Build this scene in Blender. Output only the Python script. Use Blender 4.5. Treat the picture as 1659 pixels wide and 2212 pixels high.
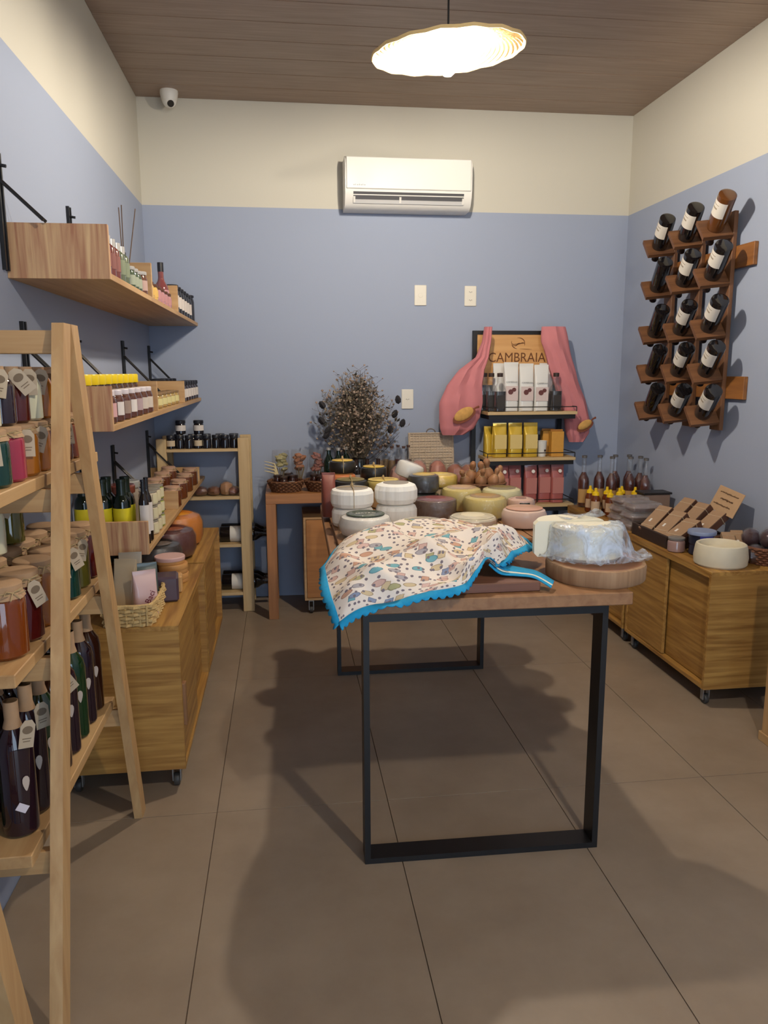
import bpy, math, random
from math import sin, cos, pi, radians
from mathutils import Vector, Matrix

scene = bpy.context.scene
for o in list(bpy.data.objects):
    bpy.data.objects.remove(o, do_unlink=True)
COL = scene.collection
RND = random.Random(11)

# ------------------------------------------------------------------ camera
YAW, PITCH, ROLL, CAM_H, FPX = 0.126915, 0.179467, -0.003669, 1.5119, 1673.53
def camera_axes():
    f = Vector((sin(YAW)*cos(PITCH), cos(YAW)*cos(PITCH), -sin(PITCH)))
    r = Vector((cos(YAW), -sin(YAW), 0)); u = r.cross(f)
    return cos(ROLL)*r + sin(ROLL)*u, -sin(ROLL)*r + cos(ROLL)*u, f
cam_data = bpy.data.cameras.new('camera')
cam = bpy.data.objects.new('camera', cam_data); COL.objects.link(cam)
r_, u_, f_ = camera_axes()
cam.matrix_world = Matrix(((r_.x, u_.x, -f_.x, 0), (r_.y, u_.y, -f_.y, 0), (r_.z, u_.z, -f_.z, CAM_H), (0, 0, 0, 1)))
cam_data.sensor_fit = 'VERTICAL'; cam_data.sensor_height = 36.0; cam_data.sensor_width = 36.0
cam_data.lens = FPX*36.0/2212.0
cam_data.clip_start = 0.02
scene.camera = cam

# ------------------------------------------------------------------ light and exposure
LAMP_POWER = 2150.0      # emission of the visible bulb
LAMP2_POWER = 2000.0     # the second pendant, above and behind the photographer
SKY_STRENGTH = 6.0       # daylight outside the shop front
world = bpy.data.worlds.new('World'); scene.world = world
world.use_nodes = True
wn = world.node_tree.nodes; wn['Background'].inputs[0].default_value = (0.62, 0.79, 1.0, 1)
wn['Background'].inputs[1].default_value = SKY_STRENGTH
vs = scene.view_settings
vs.view_transform = 'Standard'; vs.look = 'None'; vs.gamma = 1.0; vs.use_curve_mapping = False
vs.exposure = -0.4
scene.cycles.max_bounces = 6; scene.cycles.diffuse_bounces = 4; scene.cycles.glossy_bounces = 3
scene.cycles.transmission_bounces = 4; scene.cycles.transparent_max_bounces = 10
scene.cycles.use_light_tree = False; scene.cycles.use_adaptive_sampling = True; scene.cycles.adaptive_threshold = 0.02
scene.cycles.caustics_reflective = False; scene.cycles.caustics_refractive = False
scene.cycles.sample_clamp_indirect = 6.0

# ------------------------------------------------------------------ material helpers
def lin(c):
    out = []
    for v in c[:3]:
        v = v/255.0
        out.append(v/12.92 if v <= 0.04045 else ((v+0.055)/1.055)**2.4)
    return (*out, 1.0)
MATS = {}
def new_mat(name):
    m = bpy.data.materials.new(name); m.use_nodes = True
    nt = m.node_tree
    return m, nt, nt.nodes['Principled BSDF']
def plain(name, rgb, rough=0.5, metal=0.0, trans=0.0, coat=0.0, ior=1.45, emit=0.0, noise=0.0, nscale=40.0, bump=0.0, sss=0.0, alpha=1.0):
    if name in MATS: return MATS[name]
    m, nt, b = new_mat(name)
    c = lin(rgb)
    b.inputs['Base Color'].default_value = c
    b.inputs['Roughness'].default_value = rough
    b.inputs['Metallic'].default_value = metal
    b.inputs['Transmission Weight'].default_value = trans
    b.inputs['Coat Weight'].default_value = coat
    b.inputs['IOR'].default_value = ior
    if sss: b.inputs['Subsurface Weight'].default_value = sss; b.inputs['Subsurface Radius'].default_value = (0.01, 0.008, 0.006)
    if alpha < 1: b.inputs['Alpha'].default_value = alpha
    if emit:
        b.inputs['Emission Color'].default_value = c; b.inputs['Emission Strength'].default_value = emit
    if noise or bump:
        tc = nt.nodes.new('ShaderNodeTexCoord'); n = nt.nodes.new('ShaderNodeTexNoise')
        n.inputs['Scale'].default_value = nscale; n.inputs['Detail'].default_value = 5
        nt.links.new(tc.outputs['Object'], n.inputs['Vector'])
        if noise:
            mx = nt.nodes.new('ShaderNodeMix'); mx.data_type = 'RGBA'
            mx.inputs['A'].default_value = tuple(v*(1-noise) for v in c[:3]) + (1,)
            mx.inputs['B'].default_value = tuple(min(1, v*(1+noise)) for v in c[:3]) + (1,)
            nt.links.new(n.outputs['Fac'], mx.inputs['Factor']); nt.links.new(mx.outputs['Result'], b.inputs['Base Color'])
        if bump:
            bp = nt.nodes.new('ShaderNodeBump'); bp.inputs['Strength'].default_value = bump; bp.inputs['Distance'].default_value = 0.004
            nt.links.new(n.outputs['Fac'], bp.inputs['Height']); nt.links.new(bp.outputs['Normal'], b.inputs['Normal'])
    MATS[name] = m
    return m
def wood(name, a, b2, axis='x', scale=1.0, rough=0.5, contrast=0.5, coat=0.0):
    """grain running along the given local axis"""
    key = name + '_' + axis
    if key in MATS: return MATS[key]
    m, nt, b = new_mat(key)
    tc = nt.nodes.new('ShaderNodeTexCoord'); mp = nt.nodes.new('ShaderNodeMapping')
    oi = nt.nodes.new('ShaderNodeObjectInfo')
    s = {'x': (1.2, 22, 22), 'y': (22, 1.2, 22), 'z': (22, 22, 1.2)}[axis]
    mp.inputs['Scale'].default_value = tuple(v*scale for v in s)
    rv = nt.nodes.new('ShaderNodeVectorMath'); rv.operation = 'SCALE'; rv.inputs[0].default_value = (3.1, 4.7, 2.3)
    nt.links.new(oi.outputs['Random'], rv.inputs['Scale']); nt.links.new(rv.outputs[0], mp.inputs['Location'])
    nt.links.new(tc.outputs['Object'], mp.inputs['Vector'])
    n = nt.nodes.new('ShaderNodeTexNoise'); n.inputs['Scale'].default_value = 1.6; n.inputs['Detail'].default_value = 7
    n.inputs['Distortion'].default_value = 0.6
    nt.links.new(mp.outputs['Vector'], n.inputs['Vector'])
    rp = nt.nodes.new('ShaderNodeValToRGB')
    rp.color_ramp.elements[0].position = 0.5 - 0.25*contrast/0.5*0.8; rp.color_ramp.elements[1].position = 0.5 + 0.25*contrast/0.5*0.8
    rp.color_ramp.elements[0].color = lin(b2); rp.color_ramp.elements[1].color = lin(a)
    nt.links.new(n.outputs['Fac'], rp.inputs['Fac']); nt.links.new(rp.outputs['Color'], b.inputs['Base Color'])
    b.inputs['Roughness'].default_value = rough; b.inputs['Coat Weight'].default_value = coat
    bp = nt.nodes.new('ShaderNodeBump'); bp.inputs['Strength'].default_value = 0.12; bp.inputs['Distance'].default_value = 0.002
    nt.links.new(n.outputs['Fac'], bp.inputs['Height']); nt.links.new(bp.outputs['Normal'], b.inputs['Normal'])
    MATS[key] = m
    return m
def pine(ax='x'): return wood('pine', (200, 164, 116), (172, 132, 86), ax, 1.0, 0.5, 0.6)
def pale_pine(ax='x'): return wood('pale_pine', (206, 180, 134), (184, 152, 106), ax, 1.0, 0.5, 0.6)
def veneer(ax='x'): return wood('veneer', (182, 140, 74), (138, 96, 44), ax, 1.4, 0.42, 0.45)
def brown_wood(ax='x'): return wood('brown_wood', (158, 118, 82), (128, 90, 60), ax, 1.0, 0.45, 0.6)
def dark_wood(ax='x'): return wood('dark_wood', (122, 82, 52), (82, 52, 32), ax, 1.2, 0.55, 0.7)
def film(name='plastic_film', tint=(236, 240, 242), body=0.025, patchy=False):
    if name in MATS: return MATS[name]
    m, nt, b = new_mat(name); nt.nodes.remove(b)
    out = nt.nodes['Material Output']
    tr = nt.nodes.new('ShaderNodeBsdfTransparent'); gl = nt.nodes.new('ShaderNodeBsdfGlossy'); df = nt.nodes.new('ShaderNodeBsdfDiffuse')
    gl.inputs['Roughness'].default_value = 0.07; df.inputs['Color'].default_value = lin(tint)
    fr = nt.nodes.new('ShaderNodeLayerWeight'); fr.inputs['Blend'].default_value = 0.25
    mu = nt.nodes.new('ShaderNodeMath'); mu.operation = 'MULTIPLY_ADD'; mu.inputs[1].default_value = 0.5; mu.inputs[2].default_value = 0.05
    nt.links.new(fr.outputs['Facing'], mu.inputs[0])
    m1 = nt.nodes.new('ShaderNodeMixShader'); m1.inputs['Fac'].default_value = body
    m2 = nt.nodes.new('ShaderNodeMixShader')
    tc = nt.nodes.new('ShaderNodeTexCoord'); n = nt.nodes.new('ShaderNodeTexNoise'); n.inputs['Scale'].default_value = 30; n.inputs['Detail'].default_value = 4
    bp = nt.nodes.new('ShaderNodeBump'); bp.inputs['Strength'].default_value = 0.8; bp.inputs['Distance'].default_value = 0.015
    nt.links.new(tc.outputs['Object'], n.inputs['Vector']); nt.links.new(n.outputs['Fac'], bp.inputs['Height'])
    for s in (gl, fr): nt.links.new(bp.outputs['Normal'], s.inputs['Normal'])
    if patchy:
        n2 = nt.nodes.new('ShaderNodeTexNoise'); n2.inputs['Scale'].default_value = 14; n2.inputs['Detail'].default_value = 6; n2.inputs['Distortion'].default_value = 1.5
        nt.links.new(tc.outputs['Object'], n2.inputs['Vector'])
        mr = nt.nodes.new('ShaderNodeMapRange'); mr.inputs['From Min'].default_value = 0.38; mr.inputs['From Max'].default_value = 0.66; mr.inputs['To Min'].default_value = 0.06; mr.inputs['To Max'].default_value = body
        nt.links.new(n2.outputs['Fac'], mr.inputs['Value']); nt.links.new(mr.outputs[0], m1.inputs['Fac'])
    nt.links.new(tr.outputs[0], m1.inputs[1]); nt.links.new(df.outputs[0], m1.inputs[2])
    nt.links.new(mu.outputs[0], m2.inputs['Fac']); nt.links.new(m1.outputs[0], m2.inputs[1]); nt.links.new(gl.outputs[0], m2.inputs[2])
    nt.links.new(m2.outputs[0], out.inputs['Surface'])
    MATS[name] = m
    return m
def clear_glass(): return film('clear_glass', (200, 215, 215), 0.02)
BLACK = lambda: plain('black_metal', (24, 24, 26), 0.4)
KRAFT = lambda: plain('kraft_paper', (168, 136, 104), 0.8, noise=0.12, nscale=60)
WHITE_PAPER = lambda: plain('white_paper', (226, 220, 212), 0.7)
TWINE = lambda: plain('twine', (176, 152, 112), 0.9)

# ------------------------------------------------------------------ mesh helpers
class MB:
    def __init__(self): self.v = []; self.f = []
    def add(self, verts, faces, M=None):
        n = len(self.v)
        for p in verts:
            p = Vector(p); self.v.append(tuple(M @ p) if M is not None else tuple(p))
        self.f += [tuple(i+n for i in f) for f in faces]
        return self
    def box(self, x0, x1, y0, y1, z0, z1, M=None, ch=0.0):
        if ch <= 0:
            vs_ = [(x, y, z) for z in (z0, z1) for y in (y0, y1) for x in (x0, x1)]
            return self.add(vs_, [(0, 2, 3, 1), (4, 5, 7, 6), (0, 1, 5, 4), (2, 6, 7, 3), (0, 4, 6, 2), (1, 3, 7, 5)], M)
        vs_ = []
        for sx, X in ((-1, x0), (1, x1)):
            for sy, Y in ((-1, y0), (1, y1)):
                for sz, Z in ((-1, z0), (1, z1)):
                    vs_ += [(X, Y-sy*ch, Z-sz*ch), (X-sx*ch, Y, Z-sz*ch), (X-sx*ch, Y-sy*ch, Z)]
        idx = lambda a, b, c, k: ((a*2+b)*2+c)*3+k
        fs = [(idx(0,0,0,0), idx(0,0,1,0), idx(0,1,1,0), idx(0,1,0,0)), (idx(1,0,0,0), idx(1,1,0,0), idx(1,1,1,0), idx(1,0,1,0)),
              (idx(0,0,0,1), idx(1,0,0,1), idx(1,0,1,1), idx(0,0,1,1)), (idx(0,1,0,1), idx(0,1,1,1), idx(1,1,1,1), idx(1,1,0,1)),
              (idx(0,0,0,2), idx(0,1,0,2), idx(1,1,0,2), idx(1,0,0,2)), (idx(0,0,1,2), idx(1,0,1,2), idx(1,1,1,2), idx(0,1,1,2))]
        for a in (0, 1):
            for b in (0, 1):
                fs.append((idx(a,b,0,0), idx(a,b,0,1), idx(a,b,1,1), idx(a,b,1,0)))
                fs.append((idx(a,0,b,0), idx(a,0,b,2), idx(a,1,b,2), idx(a,1,b,0)))
                fs.append((idx(0,a,b,1), idx(0,a,b,2), idx(1,a,b,2), idx(1,a,b,1)))
                for c in (0, 1): fs.append((idx(a,b,c,0), idx(a,b,c,1), idx(a,b,c,2)))
        return self.add(vs_, fs, M)
    def lathe(self, prof, n=20, M=None, wob=None):
        vs_ = []; fs = []; rings = []
        for k, (r, z) in enumerate(prof):
            if r <= 1e-6: rings.append((len(vs_),)); vs_.append((0, 0, z))
            else:
                st = len(vs_)
                for i in range(n):
                    a = 2*pi*i/n; rr = r*(wob(a, k) if wob else 1.0)
                    vs_.append((rr*cos(a), rr*sin(a), z))
                rings.append(tuple(range(st, st+n)))
        for A, B in zip(rings, rings[1:]):
            if len(A) == 1 and len(B) == 1: continue
            for i in range(n):
                j = (i+1) % n
                if len(A) == 1: fs.append((A[0], B[j], B[i]))
                elif len(B) == 1: fs.append((A[i], A[j], B[0]))
                else: fs.append((A[i], A[j], B[j], B[i]))
        return self.add(vs_, fs, M)
    def tube(self, pts, rad, n=8, closed=False, M=None):
        pts = [Vector(p) for p in pts]; vs_ = []; fs = []
        m = len(pts); up = Vector((0.13, 0.27, 0.95)).normalized(); prev = None
        for i, p in enumerate(pts):
            a = pts[(i-1) % m] if (closed or i > 0) else p
            c = pts[(i+1) % m] if (closed or i < m-1) else p
            t = (c-a); t = t.normalized() if t.length > 1e-9 else Vector((0, 0, 1))
            if prev is None:
                s = t.cross(up); s = s.normalized() if s.length > 1e-4 else Vector((1, 0, 0))
            else:
                s = prev - t*prev.dot(t); s = s.normalized() if s.length > 1e-6 else prev
            prev = s; b = t.cross(s)
            rr = rad[i] if isinstance(rad, (list, tuple)) else rad
            for k in range(n):
                w = 2*pi*k/n; vs_.append(p + s*(rr*cos(w)) + b*(rr*sin(w)))
        for i in range(m if closed else m-1):
            j = (i+1) % m
            for k in range(n):
                l = (k+1) % n; fs.append((i*n+k, i*n+l, j*n+l, j*n+k))
        if not closed:
            fs.append(tuple(range(n-1, -1, -1))); fs.append(tuple((m-1)*n+k for k in range(n)))
        return self.add(vs_, fs, M)
    def prism(self, poly, z0, z1, M=None):
        n = len(poly)
        vs_ = [(x, y, z0) for x, y in poly] + [(x, y, z1) for x, y in poly]
        fs = [tuple(range(n-1, -1, -1)), tuple(range(n, 2*n))] + [(i, (i+1) % n, n+(i+1) % n, n+i) for i in range(n)]
        return self.add(vs_, fs, M)
    def grid(self, P, M=None, closed_u=False):
        R, C = len(P), len(P[0]); vs_ = [p for row in P for p in row]; fs = []
        for i in range(R-1):
            for j in range(C if closed_u else C-1):
                k = (j+1) % C; fs.append((i*C+j, i*C+k, (i+1)*C+k, (i+1)*C+j))
        return self.add(vs_, fs, M)
    def arc(self, r, z0, z1, a0, a1, n=10, M=None, t=0.0008):
        """a curved sheet with thickness wrapped on a cylinder"""
        P = []
        for rr, z in ((r, z0), (r+t, z0), (r+t, z1), (r, z1), (r, z0)):
            P.append([(rr*cos(a0+(a1-a0)*i/n), rr*sin(a0+(a1-a0)*i/n), z) for i in range(n+1)])
        return self.grid(P, M)
    def mesh(self, name, smooth=35):
        me = bpy.data.meshes.new(name); me.from_pydata(self.v, [], self.f); me.update()
        if smooth:
            for p in me.polygons: p.use_smooth = True
            try: me.set_sharp_from_angle(angle=radians(smooth))
            except Exception: pass
        return me
def link(o, parent=None):
    COL.objects.link(o)
    if parent is not None: o.parent = parent
    return o
def part(name, mb, mat, parent=None, loc=(0, 0, 0), rot=(0, 0, 0), label=None, smooth=35):
    me = mb.mesh(name, smooth) if isinstance(mb, MB) else mb
    if not me.materials: me.materials.append(mat)
    o = bpy.data.objects.new(name, me); link(o, parent)
    if me.materials[0] != mat:
        o.material_slots[0].link = 'OBJECT'; o.material_slots[0].material = mat
    o.location = loc; o.rotation_euler = rot
    if label: o['label'] = label
    return o
def tag(o, label, cat, group=None):
    o['label'] = label; o['category'] = cat
    if group: o['group'] = group
    return o
def thing(name, label, cat, loc=(0, 0, 0), rz=0.0, group=None, rot=None):
    o = bpy.data.objects.new(name, None); o.empty_display_size = 0.05; link(o)
    o.location = loc; o.rotation_euler = rot if rot else (0, 0, rz)
    return tag(o, label, cat, group)
def struct(o): o['kind'] = 'structure'; return o
CACHE = {}
def cached(key, fn):
    if key not in CACHE: CACHE[key] = fn()
    return CACHE[key]
ORD = ['first', 'second', 'third', 'fourth', 'fifth', 'sixth', 'seventh', 'eighth', 'ninth', 'tenth', 'eleventh', 'twelfth']
def text_mesh(s, size, depth=0.0005, squash=1.0):
    cu = bpy.data.curves.new('letters', 'FONT'); cu.body = s; cu.size = size; cu.extrude = depth; cu.align_x = 'CENTER'; cu.align_y = 'CENTER'
    cu.resolution_u = 3
    o = bpy.data.objects.new('letters', cu); COL.objects.link(o)
    dg = bpy.context.evaluated_depsgraph_get(); dg.update()
    me = bpy.data.meshes.new_from_object(o.evaluated_get(dg)); bpy.data.objects.remove(o, do_unlink=True)
    for v in me.vertices: v.co.x *= squash
    me.materials.clear()
    return me
def Rz(a): return Matrix.Rotation(a, 4, 'Z')
def Rx(a): return Matrix.Rotation(a, 4, 'X')
def Ry(a): return Matrix.Rotation(a, 4, 'Y')
def T(x, y, z): return Matrix.Translation((x, y, z))

# ------------------------------------------------------------------ the room
XL, XR, YB, YF, ZC, ZB = -0.8355, 2.3122, 5.1838, -1.6, 3.1456, 2.5278
def wall_paint():
    m, nt, b = new_mat('wall_paint')
    g = nt.nodes.new('ShaderNodeNewGeometry'); sp = nt.nodes.new('ShaderNodeSeparateXYZ')
    nt.links.new(g.outputs['Position'], sp.inputs[0])
    n = nt.nodes.new('ShaderNodeTexNoise'); n.inputs['Scale'].default_value = 90; n.inputs['Detail'].default_value = 3
    gt = nt.nodes.new('ShaderNodeMath'); gt.operation = 'GREATER_THAN'; gt.inputs[1].default_value = ZB
    nt.links.new(sp.outputs['Z'], gt.inputs[0])
    mx = nt.nodes.new('ShaderNodeMix'); mx.data_type = 'RGBA'
    mx.inputs['A'].default_value = lin((153, 163, 184)); mx.inputs['B'].default_value = lin((200, 196, 183))
    nt.links.new(gt.outputs[0], mx.inputs['Factor']); nt.links.new(mx.outputs['Result'], b.inputs['Base Color'])
    b.inputs['Roughness'].default_value = 0.75
    bp = nt.nodes.new('ShaderNodeBump'); bp.inputs['Strength'].default_value = 0.08; bp.inputs['Distance'].default_value = 0.003
    nt.links.new(g.outputs['Position'], n.inputs['Vector']); nt.links.new(n.outputs['Fac'], bp.inputs['Height']); nt.links.new(bp.outputs['Normal'], b.inputs['Normal'])
    return m
PAINT = wall_paint()
def wall(name, *b): return struct(part(name, MB().box(*b), PAINT, smooth=0))
wall('wall_left', XL-0.12, XL, YF-0.12, YB+0.12, -0.02, ZC+0.1)
wall('wall_right', XR, XR+0.12, YF-0.12, YB+0.12, -0.02, ZC+0.1)
wall('wall_back', XL, XR, YB, YB+0.12, -0.02, ZC+0.1)
# shop front behind the photographer: a wall with a wide open doorway to the street
fw = MB().box(XL, -0.45, YF-0.12, YF, -0.02, ZC+0.1).box(1.75, XR, YF-0.12, YF, -0.02, ZC+0.1).box(-0.45, 1.75, YF-0.12, YF, 2.45, ZC+0.1)
struct(part('wall_front', fw, PAINT, smooth=0))
fr = MB().box(-0.45, -0.40, YF-0.13, YF+0.02, 0, 2.45).box(1.70, 1.75, YF-0.13, YF+0.02, 0, 2.45).box(-0.40, 1.70, YF-0.13, YF+0.02, 2.40, 2.45)
struct(part('trim_1', fr, BLACK(), smooth=0))
# floor tiles
def tile_mat():
    m, nt, b = new_mat('floor_tile')
    g = nt.nodes.new('ShaderNodeNewGeometry')
    n = nt.nodes.new('ShaderNodeTexNoise'); n.inputs['Scale'].default_value = 2.6; n.inputs['Detail'].default_value = 8; n.inputs['Roughness'].default_value = 0.65
    nt.links.new(g.outputs['Position'], n.inputs['Vector'])
    rp = nt.nodes.new('ShaderNodeValToRGB'); rp.color_ramp.elements[0].position = 0.35; rp.color_ramp.elements[1].position = 0.65
    rp.color_ramp.elements[0].color = lin((136, 120, 103)); rp.color_ramp.elements[1].color = lin((150, 134, 116))
    nt.links.new(n.outputs['Fac'], rp.inputs['Fac']); nt.links.new(rp.outputs['Color'], b.inputs['Base Color'])
    b.inputs['Roughness'].default_value = 0.42; b.inputs['Specular IOR Level'].default_value = 0.35
    return m
floor = struct(part('floor', MB().box(XL-0.1, XR+0.1, YF-2.0, YB+0.1, -0.06, -0.004), plain('grout', (96, 80, 66), 0.9), smooth=0))
TX, TY, X0T, Y0T = 0.6, 1.1872, -0.2687, 2.5283
tm = tile_mat()
for i in range(-2, 5):
    for j in range(-4, 3):
        x0, x1 = max(XL, X0T+TX*i)+0.0013, min(XR, X0T+TX*(i+1))-0.0013
        y0, y1 = max(YF-0.1, Y0T+TY*j)+0.0013, min(YB, Y0T+TY*(j+1))-0.0013
        if x1-x0 > 0.02 and y1-y0 > 0.02:
            part('floor_tile', MB().box(x0, x1, y0, y1, -0.012, 0.0, ch=0.0006), tm, floor, smooth=0)
# ceiling of narrow wood-look boards
ceil = struct(part('ceiling', MB().box(XL-0.1, XR+0.1, YF-0.1, YB+0.1, ZC+0.008, ZC+0.1), plain('ceiling_gap', (60, 45, 36), 0.9), smooth=0))
def ceil_mat():
    return wood('ceiling_board', (156, 132, 114), (136, 112, 95), 'x', 1.6, 0.38, 0.5)
y = 4.952 - 0.2216*30; k = 0
ys = [4.952 - 0.2216*i for i in range(31)][::-1] + [YB]
for a, b in zip(ys, ys[1:]):
    a2 = max(a, YF)
    if b > YF: part('ceiling_board', MB().box(XL, XR, a2+0.002, b-0.002, ZC, ZC+0.010, ch=0.0015), ceil_mat(), ceil, smooth=0)
# ------------------------------------------------------------------ pendant lamps
STRAW = plain('straw', (214, 184, 128), 0.75, noise=0.25, nscale=90, bump=0.5)
def straw_strand():
    if 'straw_strand' in MATS: return MATS['straw_strand']
    m, nt, b = new_mat('straw_strand')
    b.inputs['Base Color'].default_value = lin((222, 194, 138)); b.inputs['Roughness'].default_value = 0.7
    MATS['straw_strand'] = m
    return m
def pendant(loc, label, power, tilt=(0, 0, 0)):
    t = thing('pendant_lamp', label, 'lamp', loc)          # origin at the centre of the shade's rim
    n = 72
    shell = MB(); P = []
    def rz(k): return 0.05 + 0.25*k, 0.062*(1-k)
    # woven shade: radial strands over thin shell with in-and-out rings
    rings = 26
    for side in (0, 1):
        rows = []
        for q in range(rings+1):
            kk = q/rings; rr, zz = rz(kk)
            row = []
            for i in range(n):
                w = 0.0022*(1 if (i+q) % 2 else -1)
                row.append((rr*cos(2*pi*i/n), rr*sin(2*pi*i/n), zz + w + (0.004 if side else 0.0)))
            rows.append(row)
        shell.grid(rows, closed_u=True)
    sh = part('lamp_shade', shell, STRAW, t, rot=tilt, smooth=0)
    rim = MB().tube([(0.302*cos(2*pi*i/64), 0.302*sin(2*pi*i/64), 0.0025*sin(2*pi*i/64*16)) for i in range(64)], 0.007, 6, closed=True)
    part('rim_braid', rim, straw_strand(), sh)
    cap = MB().lathe([(0, 0.078), (0.04, 0.076), (0.054, 0.066), (0.054, 0.058), (0, 0.058)], 20)
    part('shade_cap', cap, STRAW, t, rot=tilt)
    part('socket', MB().lathe([(0, 0.058), (0.022, 0.058), (0.022, 0.035), (0.018, 0.022), (0, 0.022)], 16), plain('white_plastic', (228, 226, 220), 0.4), t)
    bulb = MB().lathe([(0, 0.027), (0.014, 0.024), (0.016, 0.007), (0.03, -0.018), (0.036, -0.048), (0.03, -0.073), (0.015, -0.088), (0, -0.091)], 20)
    bm = bpy.data.materials.new('bulb_glow'); bm.use_nodes = True
    bb = bm.node_tree.nodes['Principled BSDF']; bb.inputs['Base Color'].default_value = (1, 1, 1, 1)
    bb.inputs['Emission Color'].default_value = (1.0, 0.89, 0.74, 1); bb.inputs['Emission Strength'].default_value = power
    part('bulb', bulb, bm, t, label='glowing white bulb')
    part('cord', MB().tube([(0, 0, 0.075), (0, 0, ZC-loc[2]-0.02)], 0.004, 8), BLACK(), t)
    part('ceiling_rose', MB().lathe([(0, ZC-loc[2]), (0.05, ZC-loc[2]), (0.045, ZC-loc[2]-0.025), (0, ZC-loc[2]-0.028)], 20), plain('white_plastic', (228, 226, 220), 0.4), t)
    return t
pendant((0.685, 3.3, 2.763), 'woven straw pendant lamp shining above the cheese table', LAMP_POWER, (radians(4.3), radians(-5), 0))
pendant((0.95, 0.55, 2.792), 'second woven straw pendant lamp, hanging behind the photographer', LAMP2_POWER)

# ------------------------------------------------------------------ air conditioner, camera, sockets
WHT = plain('white_plastic', (228, 226, 220), 0.4)
ac = thing('air_conditioner', 'white split air conditioner on the back wall under the ceiling', 'air conditioner', (0.80, YB, 2.505))
prof = [(0, 0.0), (-0.13, 0.0), (-0.165, 0.022), (-0.195, 0.075), (-0.205, 0.13), (-0.205, 0.25), (-0.19, 0.285), (-0.16, 0.30), (0, 0.30)]
body = MB(); hw = 0.395
body.grid([[(x, yy, zz) for yy, zz in prof] for x in (-hw, -hw+0.006, hw-0.006, hw)][::-1])
nb = len(prof)
body.add([(-hw, a, b) for a, b in prof], [tuple(range(nb))]); body.add([(hw, a, b) for a, b in prof], [tuple(range(nb-1, -1, -1))])
body.add([(-hw, 0, 0), (hw, 0, 0), (hw, 0, .3), (-hw, 0, .3)], [(0, 1, 2, 3)])
part('body', body, WHT, ac, smooth=40)
part('front_panel', MB().box(-0.388, 0.388, -0.214, -0.2, 0.105, 0.288, ch=0.004), WHT, ac)
slot = MB(); A_, B_ = Vector((0, -0.1665, 0.030)), Vector((0, -0.1985, 0.092))
nrm = Vector((0, -0.89, -0.45))
def strip(mb, x0, x1, k0, k1, off, th):
    p0 = A_.lerp(B_, k0); p1 = A_.lerp(B_, k1); o0 = nrm*off; o1 = nrm*(off+th)
    vs_ = []
    for x in (x0, x1):
        for p in (p0, p1):
            for o in (o0, o1): vs_.append((x, p.y+o.y, p.z+o.z))
    return mb.add(vs_, [(0, 1, 3, 2), (4, 6, 7, 5), (0, 4, 5, 1), (2, 3, 7, 6), (1, 5, 7, 3), (0, 2, 6, 4)])
part('air_outlet', strip(MB(), -0.345, 0.345, 0.10, 0.98, -0.012, 0.0165), plain('outlet_dark', (84, 84, 88), 0.6), ac, smooth=0)
part('louver', strip(MB(), -0.345, 0.345, 0.02, 0.34, 0.006, 0.006), plain('pale_grey_plastic', (196, 196, 196), 0.4), ac, smooth=0)
for x in (-0.345, -0.06, 0.335): part('louver_arm', strip(MB(), x, x+0.012, 0.1, 0.6, 0.004, 0.01), WHT, ac, smooth=0)
mk = MB()
for k, w_ in enumerate((.006, .004, .006, .005, .006, .004, .006)): mk.box(0.011*k, 0.011*k+w_, -0.0006, 0, 0, 0.006+0.002*(k % 2))
part('maker_mark', mk, plain('grey_print', (150, 150, 150), 0.5), ac, (-0.345, -0.2142, 0.122), smooth=0)

sc_ = thing('security_camera', 'white dome security camera in the far left ceiling corner', 'camera', (-0.625, 5.06, ZC))
part('mount', MB().lathe([(0, 0), (0.052, 0), (0.053, -0.012), (0.05, -0.03), (0.044, -0.055), (0, -0.055)], 24), WHT, sc_)
part('dome', MB().lathe([(0, 0.042)] + [(0.042*sin(a), 0.042*cos(a)) for a in [pi*i/12 for i in range(1, 12)]] + [(0, -0.042)], 24), WHT, sc_, (0, 0, -0.052))
lens = MB().lathe([(0, 0.044), (0.019, 0.0415), (0.02, 0.034), (0, 0.03)], 20)
part('lens', lens, plain('lens_black', (40, 38, 34), 0.5), sc_, (0.0, 0, -0.055), (radians(128), 0, radians(22)))
def socket(x, z, n, label, group=None):
    t = thing('wall_socket', label, 'socket', (x, YB, z))
    part('plate', MB().box(-0.04, 0.04, -0.009, 0, -0.065, 0.065, ch=0.003), plain('ivory_plastic', (226, 220, 206), 0.4), t)
    for k in range(n):
        dz = 0 if n == 1 else (0.026 if k == 0 else -0.026)
        s = part('outlet', MB().prism([(0.016*cos(a), 0.010*sin(a)) for a in [2*pi*i/6 for i in range(6)]], 0, 0.002), plain('ivory_plastic', (226, 220, 206), 0.4), t, (0, -0.009, dz), (pi/2, 0, 0))
        part('pin_holes', MB().box(-0.010, -0.006, -0.002, 0.002, 0, 0.0024).box(0.006, 0.010, -0.002, 0.002, 0, 0.0024).box(-0.002, 0.002, -0.005, -0.001, 0, 0.0024), plain('hole_dark', (60, 55, 50), 0.8), s, smooth=0)
    if n == 0:
        part('rocker', MB().lathe([(0, 0.002), (0.014, 0.0018), (0.015, 0), (0, 0)], 20), plain('ivory_plastic', (226, 220, 206), 0.4), t, (0, -0.009, 0), (pi/2, 0, 0))
socket(0.907, 2.002, 0, 'blank ivory wall plate, left of the pair under the air conditioner')
socket(1.242, 2.0, 2, 'ivory double power outlet high on the back wall')
socket(0.822, 1.329, 1, 'ivory single power outlet beside the dried flowers')

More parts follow.
